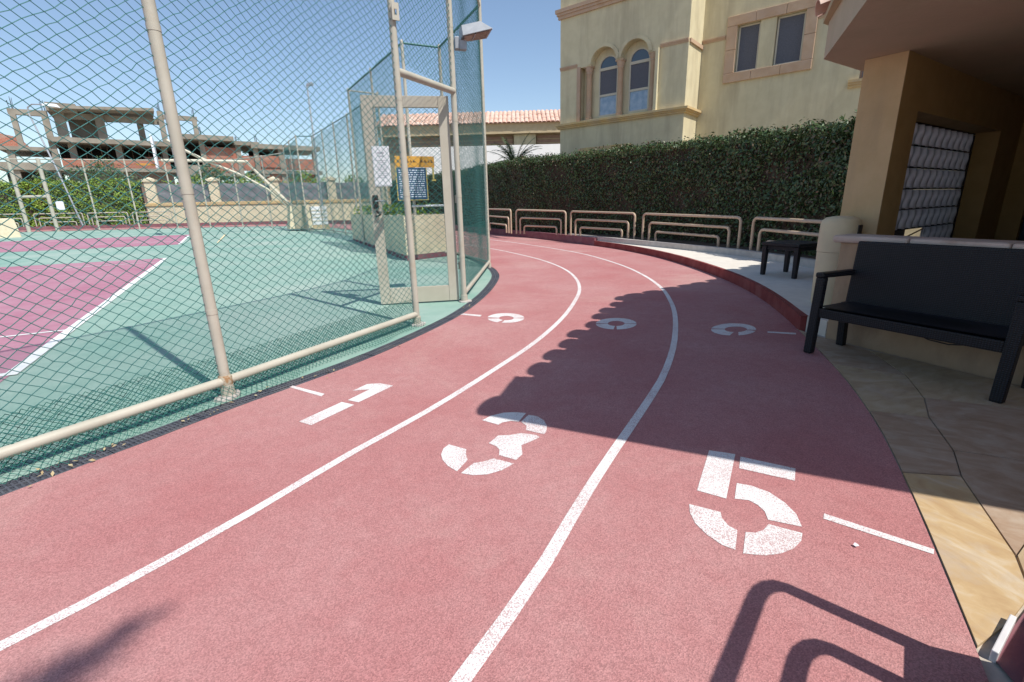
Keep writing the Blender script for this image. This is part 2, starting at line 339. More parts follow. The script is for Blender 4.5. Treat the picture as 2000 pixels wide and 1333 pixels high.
# ------------------------------------------------------------------ geometry helpers
class MB:
    """Collects simple shapes; build() links them as one mesh object."""
    def __init__(s): s.v = []; s.f = []
    def add(s, vs, fs):
        k = len(s.v); s.v += [tuple(p) for p in vs]; s.f += [tuple(i + k for i in f) for f in fs]; return s
    def box(s, x0, x1, y0, y1, z0, z1):
        return s.add([(x0,y0,z0),(x1,y0,z0),(x1,y1,z0),(x0,y1,z0),(x0,y0,z1),(x1,y0,z1),(x1,y1,z1),(x0,y1,z1)],
                     [(3,2,1,0),(4,5,6,7),(0,1,5,4),(1,2,6,5),(2,3,7,6),(3,0,4,7)])
    def obox(s, p, q, w, z0, z1, side=0.0):
        """Box along the plan line p-q, w wide (side shifts it to the left), from z0 to z1."""
        p, q = np.array(p[:2], float), np.array(q[:2], float)
        d = q - p; d /= np.hypot(*d); n = np.array([-d[1], d[0]])
        a = side + w / 2; b = side - w / 2
        c = [p + n*b, q + n*b, q + n*a, p + n*a]
        return s.add([(*k, z0) for k in c] + [(*k, z1) for k in c], [(3,2,1,0),(4,5,6,7),(0,1,5,4),(1,2,6,5),(2,3,7,6),(3,0,4,7)])
    def prism(s, poly, z0, z1):
        n = len(poly); a = sum(poly[i][0]*poly[(i+1)%n][1] - poly[(i+1)%n][0]*poly[i][1] for i in range(n))
        if a < 0: poly = poly[::-1]
        return s.add([(*p[:2], z0) for p in poly] + [(*p[:2], z1) for p in poly],
                     [tuple(range(n))[::-1], tuple(range(n, 2*n))] + [(i, (i+1) % n, (i+1) % n + n, i + n) for i in range(n)])
    def tube(s, pts, r, n=8, caps=True, r2=None):
        pts = [Vector(p) for p in pts]; k0 = len(s.v); m = len(pts)
        ref = None
        for i, p in enumerate(pts):
            t = (pts[min(i+1, m-1)] - pts[max(i-1, 0)]).normalized()
            if ref is None: ref = Vector((0,0,1)) if abs(t.z) < 0.9 else Vector((1,0,0))
            a = (ref - t * ref.dot(t)).normalized(); b = t.cross(a); ref = a
            rr = r if r2 is None else r + (r2 - r) * i / (m - 1)
            for j in range(n):
                w = 2*math.pi*j/n
                s.v.append(tuple(p + a*math.cos(w)*rr + b*math.sin(w)*rr))
        for i in range(m-1):
            for j in range(n):
                s.f.append((k0+i*n+j, k0+i*n+(j+1)%n, k0+(i+1)*n+(j+1)%n, k0+(i+1)*n+j))
        if caps:
            s.f.append(tuple(k0+j for j in range(n))[::-1]); s.f.append(tuple(k0+(m-1)*n+j for j in range(n)))
        return s
    def lathe(s, prof, n=24, c=(0,0)):
        k0 = len(s.v); m = len(prof)
        for r, z in prof:
            for j in range(n):
                w = 2*math.pi*j/n; s.v.append((c[0]+r*math.cos(w), c[1]+r*math.sin(w), z))
        for i in range(m-1):
            for j in range(n): s.f.append((k0+i*n+j, k0+i*n+(j+1)%n, k0+(i+1)*n+(j+1)%n, k0+(i+1)*n+j))
        s.f.append(tuple(k0+j for j in range(n))[::-1]); s.f.append(tuple(k0+(m-1)*n+j for j in range(n)))
        return s
    def build(s, name, m, parent=None, smooth=False, bevel=0.0, world=False):
        me = bpy.data.meshes.new(name); vs = s.v
        if world and parent is not None:
            o = ORIGIN[parent.name]; vs = [(a-o[0], b-o[1], c-o[2]) for a, b, c in vs]
        me.from_pydata(vs, [], s.f); me.materials.append(m)
        if smooth:
            me.polygons.foreach_set('use_smooth', [True]*len(me.polygons))
        ob = bpy.data.objects.new(name, me); C.objects.link(ob)
        if parent is not None: ob.parent = parent
        if bevel:
            bv = ob.modifiers.new('edge', 'BEVEL'); bv.width = bevel; bv.segments = 2; bv.limit_method = 'ANGLE'; bv.angle_limit = math.radians(40)
        if smooth:
            try:
                me.set_sharp_from_angle(angle=math.radians(45))
            except Exception: pass
        return ob

ORIGIN = {}
def thing(name, label, cat, loc=(0,0,0), rotz=0.0, group=None):
    o = bpy.data.objects.new(name, None); C.objects.link(o)
    o.location = loc; o.rotation_euler = (0, 0, rotz); o.empty_display_size = 0.2
    ORIGIN[o.name] = loc
    return tag(o, label, cat, group)
def tag(o, label, cat, group=None):
    o['label'] = label; o['category'] = cat
    if group: o['group'] = group
    return o
def struct(o, label=None):
    o['kind'] = 'structure'
    if label: o['label'] = label
    return o
def stuff(o):
    o['kind'] = 'stuff'; return o
def kids(o): return [c for c in bpy.data.objects if c.parent == o]
def copy_tree(o, parent=None):
    c = o.copy(); C.objects.link(c)
    if parent is not None: c.parent = parent
    for ch in kids(o): copy_tree(ch, c)
    return c

def wall_holes(outer, holes, y0, y1):
    """Wall in the x-z plane from y0 (front) to y1 with openings cut through it; returns an MB."""
    mb = MB()
    loops = [outer] + holes
    flat3 = [[Vector((x, z, 0)) for x, z in lp] for lp in loops]
    tris = tessellate_polygon(flat3)
    allp = [p for lp in loops for p in lp]
    n = len(allp)
    vs = [(x, y0, z) for x, z in allp] + [(x, y1, z) for x, z in allp]
    fs = []
    for a, b, c in tris:
        pa, pb, pc = allp[a], allp[b], allp[c]
        cr = (pb[0]-pa[0])*(pc[1]-pa[1]) - (pb[1]-pa[1])*(pc[0]-pa[0])
        if cr < 0: b, c = c, b
        fs.append((a, b, c)); fs.append((c+n, b+n, a+n))
    k = 0
    for lp in loops:
        m = len(lp)
        for i in range(m):
            fs.append((k+i, k+(i+1) % m, k+(i+1) % m + n, k+i+n))
        k += m
    return mb.add(vs, fs)

def spline(pts, per=8):
    """Catmull-Rom through 2-D points."""
    P = [np.array(p, float) for p in pts]
    P = [2*P[0]-P[1]] + P + [2*P[-1]-P[-2]]
    out = []
    for i in range(1, len(P)-2):
        for t in np.linspace(0, 1, per, endpoint=False):
            a, b, c, d = P[i-1], P[i], P[i+1], P[i+2]
            out.append(0.5*((2*b) + (c-a)*t + (2*a-5*b+4*c-d)*t*t + (3*b-a-3*c+d)*t**3))
    out.append(P[-2])
    return np.array(out)
def resample(c, step):
    d = np.r_[0, np.cumsum(np.hypot(*np.diff(c, axis=0).T))]
    t = np.linspace(0, d[-1], max(2, int(d[-1]/step)+1))
    return np.stack([np.interp(t, d, c[:, 0]), np.interp(t, d, c[:, 1])], 1)
def normals(c):
    t = np.gradient(c, axis=0); t /= np.hypot(t[:, 0], t[:, 1])[:, None]
    return np.stack([-t[:, 1], t[:, 0]], 1)            # left of the direction of travel
def smooth_curve(c, k):
    """Moving average with fixed ends."""
    c = c.copy()
    for _ in range(k): c[1:-1] = (c[:-2] + 2*c[1:-1] + c[2:]) / 4
    return c

def gz(x, y): return 0.0095 * max(0.0, -0.95*x + 0.3*y - 3.0)     # the far left of the site lies slightly higher
def flat(name, polys, dz, m, parent=None, kind='structure', label=None):
    """Thin ground sheets that follow the lie of the land."""
    bm = bmesh.new()
    for poly in polys:
        vs = [bm.verts.new((p[0], p[1], 0)) for p in poly]
        try: bm.faces.new(vs)
        except ValueError: pass
    bmesh.ops.remove_doubles(bm, verts=bm.verts, dist=1e-5)
    bmesh.ops.triangulate(bm, faces=[f for f in bm.faces if len(f.verts) > 4])
    nrm = Vector((-0.95, 0.3, 0)); co = nrm * (3.0 / nrm.length_squared)
    bmesh.ops.bisect_plane(bm, geom=bm.verts[:] + bm.edges[:] + bm.faces[:], plane_co=co, plane_no=nrm.normalized())
    for v in bm.verts: v.co.z = gz(v.co.x, v.co.y) + dz
    for f in bm.faces:
        f.normal_update()
        if f.normal.z < 0: f.normal_flip()
    me = bpy.data.meshes.new(name); bm.to_mesh(me); bm.free(); me.materials.append(m)
    o = bpy.data.objects.new(name, me); C.objects.link(o)
    if parent is not None: o.parent = parent
    elif kind: o['kind'] = kind
    if label: o['label'] = label
    return o
def strips(a, b): return [[a[i], a[i+1], b[i+1], b[i]] for i in range(len(a)-1)]
def ribbon(c, w):
    n = normals(c); return strips(c + n*w/2, c - n*w/2)

def bars_mesh(name, A, B, r, m, parent=None, sides=3):
    """Thin straight wires from points A to points B, each a small prism."""
    A = np.asarray(A, float); B = np.asarray(B, float); N = len(A)
    t = B - A; t /= np.linalg.norm(t, axis=1)[:, None]
    ref = np.where(np.abs(t[:, 2:3]) < 0.9, np.array([[0, 0, 1.0]]), np.array([[1.0, 0, 0]]))
    a = ref - t*(ref*t).sum(1)[:, None]; a /= np.linalg.norm(a, axis=1)[:, None]; b = np.cross(t, a)
    V = np.empty((N, 2, sides, 3))
    for j in range(sides):
        w = 2*math.pi*j/sides; off = (a*math.cos(w) + b*math.sin(w))*r
        V[:, 0, j] = A + off; V[:, 1, j] = B + off
    base = (np.arange(N)*2*sides)[:, None]
    q = []
    for j in range(sides):
        k = (j+1) % sides
        q.append(np.concatenate([base+j, base+k, base+sides+k, base+sides+j], 1))
    F = np.stack(q, 1).reshape(-1, 4)
    me = bpy.data.meshes.new(name)
    me.vertices.add(N*2*sides); me.vertices.foreach_set('co', V.reshape(-1).astype(np.float32))
    me.loops.add(len(F)*4); me.loops.foreach_set('vertex_index', F.reshape(-1).astype(np.int32))
    me.polygons.add(len(F)); me.polygons.foreach_set('loop_start', np.arange(0, len(F)*4, 4, dtype=np.int32))
    me.polygons.foreach_set('loop_total', np.full(len(F), 4, dtype=np.int32))
    me.update(calc_edges=True); me.validate(); me.materials.append(m)
    o = bpy.data.objects.new(name, me); C.objects.link(o)
    if parent is not None: o.parent = parent
    return stuff(o)

def chainlink(P, Q, z0, z1, w, h, r, m, parent, wob=0.012, name='wire_mesh', origin=(0,0,0), lean=0.0):
    """Woven diamond mesh between plan points P and Q: zigzag wires hooked round each other."""
    P = np.array(P, float); Q = np.array(Q, float); L = np.hypot(*(Q-P)); d = (Q-P)/L; nn = np.array([-d[1], d[0]])
    nc = int(L/(w/2)); nr = int((z1-z0)/(h/2))
    A, B = [], []
    ii, jj = np.meshgrid(np.arange(nc+1), np.arange(nr+1), indexing='ij')
    u = ii*(L/nc) + 0.35*wob*np.sin(jj*0.9+ii*0.13) + nrs.normal(0, wob*0.22, ii.shape)
    z = z0 + jj*(z1-z0)/nr + 0.5*wob*np.sin(ii*0.21+1.0) + nrs.normal(0, wob*0.22, ii.shape)
    depth = 1.6*wob*np.sin(ii*0.17)*np.sin(jj*0.05) + np.where((jj % 2) == 0, 1, -1)*r*0.8 + lean*(1 - (z-z0)/(z1-z0))*(1 + 0.25*np.sin(ii*0.11))
    X = P[0] + d[0]*u + nn[0]*depth - origin[0]; Y = P[1] + d[1]*u + nn[1]*depth - origin[1]; Z = z - origin[2]
    G3 = np.stack([X, Y, Z], 2)
    ok = ((ii + jj) % 2) == 0
    for di in (1, -1):
        i0 = ii[:, :-1]; j0 = jj[:, :-1]; i1 = i0 + di
        msk = ok[:, :-1] & (i1 >= 0) & (i1 <= nc)
        a = G3[i0[msk], j0[msk]]; b = G3[i1[msk], j0[msk]+1]
        A.append(a); B.append(b)
    return bars_mesh(name, np.concatenate(A), np.concatenate(B), r, m, parent)

def leaves(name, pts, nrm, size, m, parent=None, spread=0.9):
    """Leaf-sized folded quads at given points, facing roughly outwards."""
    N = len(pts)
    d = nrm + nrs.normal(0, spread, (N, 3)); d /= np.linalg.norm(d, axis=1)[:, None]
    ref = nrs.normal(0, 1, (N, 3)); a = np.cross(d, ref); a /= np.linalg.norm(a, axis=1)[:, None]; b = np.cross(d, a)
    s = size * nrs.uniform(0.6, 1.35, (N, 1))
    V = np.stack([pts - a*s, pts + b*s*0.45 + d*s*0.12, pts + a*s, pts - b*s*0.45 + d*s*0.12], 1)
    F = np.arange(N*4).reshape(-1, 4)
    me = bpy.data.meshes.new(name)
    me.vertices.add(N*4); me.vertices.foreach_set('co', V.reshape(-1).astype(np.float32))
    me.loops.add(N*4); me.loops.foreach_set('vertex_index', F.reshape(-1).astype(np.int32))
    me.polygons.add(N); me.polygons.foreach_set('loop_start', np.arange(0, N*4, 4, dtype=np.int32))
    me.polygons.foreach_set('loop_total', np.full(N, 4, dtype=np.int32))
    me.update(calc_edges=True); me.materials.append(m)
    o = bpy.data.objects.new(name, me); C.objects.link(o)
    if parent is not None: o.parent = parent
    return stuff(o)

# ================================================================== GROUND, TRACK, COURT
D = spline([(-8.5,-9),(-5.8,-4.2),(-4.3,-1.4),(-3.55,0.05),(-2.98,1.12),(-2.51,2.02),(-2.13,2.66),(-1.94,3.02),(-1.35,3.98),(-0.83,5.18),(-0.55,6.1),(-0.33,7.35),(-0.21,8.8),(-0.26,9.7),(-0.41,10.5),(-1.0,12.4),(-1.9,14.5),
            (-4.6,19.8),(-8.6,27.4),(-11.9,32.6),(-14.6,35.0),(-17.6,36.3),(-20.5,36.6),(-23.9,35.7),(-28.5,34.5),(-32.8,33.2),(-37,30.5),(-46,22)])
A_ = spline([(-4.6,-3.1),(-3.3,-1.15),(-2.4,0.2),(-1.64,1.18),(-1.44,1.45),(-1.19,1.85),(-0.93,2.32),(-0.53,2.97),(-0.1,3.79),(0.25,4.52),(0.62,5.51),(0.92,6.59),(1.09,7.41),(1.18,8.4),(1.16,9.5),(1.0,10.65),(0.66,12.0),(0.06,13.55),(-0.56,14.9),
             (-3.4,20.4),(-7.5,28.1),(-10.9,33.4),(-13.9,36.1),(-17.3,37.6),(-20.6,37.9),(-24.2,36.9),(-28.9,35.7),(-33.3,34.3),(-37.8,31.5),(-47,23)])
B_ = spline([(-3.1,-3.6),(-1.85,-1.5),(-1.1,-0.38),(-0.5,0.5),(-0.17,1.03),(0.08,1.44),(0.29,1.85),(0.48,2.2),(0.97,3.07),(1.24,3.6),(1.58,4.41),(1.95,5.49),(2.19,6.42),(2.37,7.4),(2.46,8.7),(2.40,10.3),(2.06,12.45),(1.55,14.1),(0.85,15.75),(-0.66,18.7),
             (-6.4,28.8),(-9.9,34.2),(-13.2,37.2),(-17.0,38.8),(-20.7,39.1),(-24.5,38.1),(-29.3,36.9),(-33.8,35.4),(-38.6,32.5),(-48,24)])
O_ = spline([(-1.8,-4.0),(-0.6,-1.65),(0.05,-0.78),(0.7,0.05),(1.1,0.62),(1.34,1.03),(1.45,1.29),(1.58,1.5),(1.79,1.83),(1.99,2.19),(2.25,2.71),(2.46,3.21),(2.65,3.77),(2.86,4.44),(2.97,4.76),(3.16,5.36),(3.46,6.55),(3.63,7.78),(3.70,9.42),(3.63,11.3),(3.36,13.0),(2.9,14.7),(1.89,17.2),(0.4,20.2),
             (-5.2,30.0),(-8.8,35.1),(-12.5,38.3),(-16.7,40.1),(-20.8,40.4),(-24.8,39.4),(-29.7,38.1),(-34.4,36.6),(-39.5,33.5),(-49,25)])
D, A_, B_, O_ = [resample(c, 0.3) for c in (D, A_, B_, O_)]
O_ = smooth_curve(O_, 8)
DW = 0.15                                                       # width of the drain
Din = D + normals(D) * DW

flat('ground', [[(-420, -220), (420, -220), (420, 700), (-420, 700)]], -0.15, M['ground'])
flat('court_surface', [[tuple(p) for p in Din]], 0.0, M['court'])

def fill_between(name, a, b, dz, m):
    n = 420
    a2 = np.stack([np.interp(np.linspace(0, 1, n), np.linspace(0, 1, len(a)), a[:, k]) for k in (0, 1)], 1)
    b2 = np.stack([np.interp(np.linspace(0, 1, n), np.linspace(0, 1, len(b)), b[:, k]) for k in (0, 1)], 1)
    return flat(name, strips(a2, b2), dz, m)
fill_between('running_track', D, O_, 0.0, M['track'])
lane = flat('lane_line', ribbon(A_, 0.052), 0.002, M['paint'])
lane = flat('lane_line', ribbon(B_, 0.054), 0.002, M['paint'])
MARKS = {
'one': [[(-1.174,3.113),(-1.077,3.31),(-1.195,3.293),(-1.126,3.424),(-1.031,3.433),(-0.913,3.375),(-1.084,3.069)],[(-1.378,2.78),(-1.207,3.083),(-1.101,3.027),(-1.276,2.721)]],
'three': [[(-0.2,2.731),(-0.147,2.794),(-0.067,2.835),(0.003,2.839),(0.079,2.821),(0.03,2.697),(-0.021,2.71),(-0.071,2.692),(-0.098,2.661)],[(0.095,2.793),(0.146,2.771),(0.187,2.708),(0.2,2.632),(0.19,2.55),(0.174,2.521),(0.07,2.58),(0.076,2.639),(0.044,2.696)],[(0.042,2.542),(0.126,2.514),(0.147,2.484),(0.101,2.443),(0.038,2.394),(0.041,2.294),(0.006,2.236),(-0.086,2.291),(-0.084,2.349),(-0.103,2.391),(-0.147,2.428),(-0.095,2.519),(-0.022,2.522)],[(-0.114,2.258),(-0.006,2.2),(-0.069,2.137),(-0.141,2.103),(-0.213,2.099),(-0.276,2.121),(-0.217,2.217),(-0.165,2.229)],[(-0.374,2.426),(-0.27,2.365),(-0.267,2.309),(-0.252,2.248),(-0.298,2.139),(-0.351,2.194),(-0.388,2.259),(-0.403,2.316),(-0.399,2.379)]],
'five': [[(1.05,2.286),(1.17,2.239),(0.951,1.852),(0.845,1.921)],[(1.185,2.212),(1.4,2.085),(1.335,1.979),(1.126,2.101)],[(1.054,1.972),(1.112,1.948),(1.167,1.892),(1.193,1.813),(1.197,1.731),(1.172,1.649),(1.059,1.698),(1.074,1.754),(1.067,1.8),(1.045,1.836),(0.988,1.85)],[(1.046,1.67),(1.151,1.61),(1.12,1.566),(1.066,1.524),(1.002,1.499),(0.939,1.491),(0.861,1.505),(0.929,1.625),(0.965,1.619),(1.007,1.635)],[(0.771,1.819),(0.884,1.757),(0.873,1.718),(0.878,1.668),(0.901,1.637),(0.841,1.525),(0.802,1.555),(0.767,1.617),(0.748,1.69),(0.752,1.758)]],
'zero_a': [[(0.155,5.532),(0.146,5.594),(0.124,5.654),(0.09,5.708),(0.045,5.752),(-0.006,5.784),(-0.062,5.8),(-0.118,5.8),(-0.171,5.784),(-0.217,5.753),(-0.254,5.708),(-0.279,5.655),(-0.29,5.595),(-0.149,5.552),(-0.144,5.579),(-0.134,5.602),(-0.12,5.621),(-0.101,5.635),(-0.081,5.642),(-0.059,5.643),(-0.037,5.636),(-0.017,5.623),(0.001,5.604),(0.015,5.581),(0.024,5.554),(0.028,5.527)],[(-0.287,5.523),(-0.263,5.444),(-0.22,5.377),(-0.163,5.326),(-0.1,5.431),(-0.123,5.455),(-0.14,5.485),(-0.149,5.521)],[(-0.114,5.301),(-0.062,5.289),(-0.01,5.292),(0.038,5.308),(0.081,5.338),(0.116,5.379),(0.141,5.43),(0.154,5.488),(0.028,5.507),(0.023,5.481),(0.014,5.457),(-0.0,5.438),(-0.018,5.424),(-0.037,5.416),(-0.059,5.415),(-0.08,5.42)]],
'zero_b': [[(1.392,5.103),(1.4,5.164),(1.395,5.225),(1.377,5.28),(1.347,5.328),(1.306,5.364),(1.256,5.386),(1.202,5.392),(1.145,5.383),(1.09,5.359),(1.04,5.321),(0.998,5.272),(0.966,5.215),(0.946,5.155),(1.079,5.145),(1.088,5.171),(1.102,5.196),(1.12,5.217),(1.14,5.234),(1.163,5.244),(1.186,5.248),(1.208,5.246),(1.228,5.236),(1.244,5.221),(1.257,5.201),(1.264,5.177),(1.266,5.151),(1.263,5.123)],[(0.94,5.122),(0.94,5.053),(0.957,4.989),(0.988,4.936),(1.031,4.897),(1.084,4.873),(1.133,5.017),(1.111,5.028),(1.093,5.046),(1.081,5.07),(1.075,5.099),(1.076,5.13)],[(1.12,4.868),(1.174,4.871),(1.227,4.889),(1.278,4.92),(1.322,4.963),(1.359,5.016),(1.385,5.076),(1.26,5.111),(1.249,5.084),(1.234,5.06),(1.215,5.04),(1.194,5.025),(1.171,5.017),(1.148,5.015)]],
'zero_c': [[(2.522,4.705),(2.549,4.761),(2.563,4.819),(2.563,4.873),(2.549,4.921),(2.52,4.96),(2.48,4.988),(2.429,5.002),(2.37,5.001),(2.309,4.986),(2.248,4.957),(2.192,4.917),(2.142,4.868),(2.104,4.813),(2.231,4.782),(2.25,4.806),(2.273,4.828),(2.3,4.846),(2.33,4.858),(2.359,4.864),(2.387,4.864),(2.412,4.858),(2.432,4.846),(2.447,4.828),(2.456,4.807),(2.457,4.782),(2.452,4.756),(2.44,4.73)],[(2.086,4.779),(2.065,4.71),(2.064,4.646),(2.082,4.591),(2.117,4.549),(2.167,4.524),(2.264,4.646),(2.239,4.658),(2.221,4.678),(2.212,4.704),(2.212,4.734),(2.222,4.766)],[(2.254,4.518),(2.32,4.534),(2.385,4.566),(2.446,4.612),(2.498,4.669),(2.429,4.713),(2.404,4.687),(2.374,4.665),(2.342,4.65),(2.309,4.643)]],
'ticks': [[(-1.716,3.399),(-1.703,3.43),(-1.388,3.244),(-1.392,3.196)],[(-0.639,5.786),(-0.605,5.841),(-0.366,5.727),(-0.381,5.644)],[(1.316,1.73),(1.587,1.501),(1.564,1.475),(1.29,1.697)],[(2.606,4.641),(2.849,4.557),(2.812,4.502),(2.581,4.593)]],
}
for key, lab in (('one', 'white stencilled 1 on the inner lane beside the fence'), ('three', 'white stencilled 3 on the middle lane half in shadow'), ('five', 'white stencilled 5 on the outer lane near the stone paving'),
                 ('zero_a', 'white stencilled 0 in sun on the inner lane'), ('zero_b', 'white stencilled 0 in shadow on the middle lane'), ('zero_c', 'white stencilled 0 in shadow beside the bench')):
    flat('painted_number', MARKS[key], 0.002, M['paint'], label=lab)
for poly in MARKS['ticks']:
    flat('distance_tick', [poly], 0.002, M['paint'])

# court colours and lines
def quadline(p, q, w):
    p, q = np.array(p, float), np.array(q, float); d = (q-p)/np.hypot(*(q-p)); n = np.array([-d[1], d[0]])*w/2
    return [tuple(p+n), tuple(q+n), tuple(q-n), tuple(p-n)]
K0 = np.array([-4.36, 3.99]); K1 = np.array([-9.75, 13.6]); ed = (K1-K0)/np.hypot(*(K1-K0)); pn = np.array([-ed[1], ed[0]])   # court edge, and towards the left
W_ = 14.0
flat('court_zone', [[tuple(K0 - ed*4), tuple(K1), tuple(K1 + pn*W_), tuple(K0 - ed*4 + pn*W_)]], 0.004, M['zone'])
K2 = np.array([-12.93, 18.93]); K3 = np.array([-17.2, 26.2])
flat('court_zone', [[tuple(K2), tuple(K3), tuple(K3 + pn*22), tuple(K2 + pn*22)]], 0.004, M['zone'])
flat('court_line', [quadline(K0 - ed*0.25, K1, 0.10)], 0.008, M['cpaint'])
flat('court_line', [quadline(K0 + pn*W_, K0 - ed*0.2, 0.10)], 0.0085, M['cpaint'])
flat('court_line', [quadline(K0 + ed*1.35 + pn*W_, K0 + ed*1.55, 0.05)], 0.009, M['cpaint'])
flat('court_line', [quadline(K1 - ed*2.1 + pn*W_, K1 - ed*1.2, 0.05)], 0.009, M['cpaint'])
flat('court_line', [quadline(K2 + ed*0.05, K3 - ed*1.2, 0.10)], 0.008, M['cpaint'])
flat('court_line', [quadline(K2 + ed*2.3 + pn*20, K2 + ed*2.3, 0.06)], 0.009, M['cpaint'])
flat('court_line', [quadline((-11.73, 19.44), (-15.2, 26.0), 0.08)], 0.004, M['ypaint'])

# drain along the inner edge of the track: a sunk channel with separate plastic grates
dr = MB()
for i in range(len(D)-1):
    if D[i][1] > 30 or D[i][1] < -3: continue
    p0, p1, q0, q1 = D[i], D[i+1], Din[i], Din[i+1]
    z = -0.09
    if not dr.v: dr.v += [(*p0, 0.0), (*p0, z), (*q0, z), (*q0, 0.0)]
    k = len(dr.v); dr.v += [(*p1, 0.0), (*p1, z), (*q1, z), (*q1, 0.0)]
    dr.f += [(k-4+j, k+j, k+j+1, k-4+j+1) for j in range(3)]
drain = thing('drain_channel', 'narrow drain with dark plastic grates along the inner track edge', 'drain', (0, 0, 0))
dr.build('channel', M['void'], drain)
Dm = (D + Din) / 2
cum = np.r_[0, np.cumsum(np.hypot(*np.diff(Dm, axis=0).T))]
def on_drain(t):
    return np.array([np.interp(t, cum, Dm[:, 0]), np.interp(t, cum, Dm[:, 1])])
k0 = np.argmin(np.abs(Dm[:, 1] - 0.2)); k1 = np.argmin(np.hypot(*(Dm - np.array([-0.9, 12.2])).T))
t = cum[k0]; gi = 0
while t < cum[k1]:
    a, b = on_drain(t), on_drain(t + 0.5)
    d = (b-a)/np.hypot(*(b-a)); L = np.hypot(*(b-a)) - 0.006
    mb = MB(); w = DW - 0.012
    for y in (-w/2 + 0.006, 0.0, w/2 - 0.006): mb.box(0, L, y-0.006, y+0.006, -0.03, 0.0)
    nb = 20
    for k in range(nb + 1):
        x = k*L/nb; mb.box(max(0, x-0.0045), min(L, x+0.0045), -w/2 + 0.001, w/2 - 0.001, -0.028, -0.0015)
    for y in (-w/4, w/4): mb.box(0, L, y-0.003, y+0.003, -0.027, -0.0022)
    g = mb.build('grate', M['grate'], drain)
    g.location = (*a, 0.001 + rnd.uniform(-0.003, 0.003)); g.rotation_euler = (rnd.uniform(-.02, .02), 0, math.atan2(d[1], d[0]) + rnd.uniform(-.012, .012))
    t += 0.5; gi += 1

def ribbon_solid(mb, c, o0, o1, z0, z1, land=True):
    """Solid band along a curve; offsets are to the right of travel."""
    n = normals(c); a = c - n*o0; b = c - n*o1
    for i in range(len(c)-1):
        V = []
        for p in (a[i], a[i+1], b[i+1], b[i]):
            V.append((*p, z0 + (gz(*p) if land else 0)))
        for p in (a[i], a[i+1], b[i+1], b[i]):
            V.append((*p, z1 + (gz(*p) if land else 0)))
        F = [(0, 3, 2, 1)[::-1], (4, 5, 6, 7)[::-1], (0, 1, 5, 4), (2, 3, 7, 6)]
        if i == 0: F.append((3, 0, 4, 7))
        if i == len(c)-2: F.append((1, 2, 6, 5))
        mb.add(V, F)
    return mb
iA = np.argmin(np.hypot(*(O_ - np.array([2.96, 4.73])).T)); iB = np.argmin(np.hypot(*(O_ - np.array([2.72, 15.2])).T))
kerb_c = O_[iA:iB+1]
struct(ribbon_solid(MB(), kerb_c, 0.0, 0.06, -0.05, 0.155).build('kerb', M['kerb'], bevel=0.008))
far_c = O_[iB:]
fk = struct(ribbon_solid(MB(), far_c, 0.0, 0.16, -0.05, 0.25).build('kerb', M['maroon'], bevel=0.01))

edge_pts = spline([(2.2, 17.1), (3.05, 15.0), (3.45, 13.9), (4.25, 12.0), (4.88, 10.3), (5.16, 8.9), (5.28, 7.4), (5.32, 6.0)])
edge_c = resample(edge_pts, 0.3)
n_o = normals(kerb_c); inner = kerb_c - n_o*0.06
pave_poly = [tuple(p) for p in inner[::-1]] + [(3.05, 4.42), (3.22, 4.44), (3.76, 3.08), (6.3, -2.6), (13, 1.4), (9.0, 9.2), (5.32, 6.0)] + [tuple(p) for p in edge_c[::-1] if p[1] > 6.1]
pb = MB()
from mathutils.geometry import tessellate_polygon as _tp
tr = _tp([[Vector((x, y, 0)) for x, y in pave_poly]])
npv = len(pave_poly)
ar = sum(pave_poly[i][0]*pave_poly[(i+1) % npv][1] - pave_poly[(i+1) % npv][0]*pave_poly[i][1] for i in range(npv))
def up(tri):
    a, b, c = [pave_poly[i] for i in tri]
    return tri if (b[0]-a[0])*(c[1]-a[1]) - (b[1]-a[1])*(c[0]-a[0]) > 0 else tri[::-1]
pb.add([(x, y, 0.153) for x, y in pave_poly] + [(x, y, -0.05) for x, y in pave_poly],
       [up(t_) for t_ in tr] + [((i+1) % npv, i, i+npv, (i+1) % npv + npv) if ar > 0 else (i, (i+1) % npv, (i+1) % npv + npv, i+npv) for i in range(npv)])
struct(pb.build('pavement', M['pave']))
struct(ribbon_solid(MB(), edge_c, 0.0, 0.13, -0.05, 0.285).build('bed_edging', M['edging'], bevel=0.01))
bed = [tuple(p) for p in (edge_c - normals(edge_c)*0.12)]
flat('planting_bed', [bed + [(8.2, 6.4), (8.2, 12), (6.5, 15.5), (4.2, 19.2), (2.6, 18.6)]], 0.25, M['soil'])
far_bed = far_c[far_c[:, 1] > 16.0]
nfb = normals(far_c)
flat('planting_bed', strips(far_c - nfb*0.15, far_c - nfb*2.6), 0.21, M['soil'])

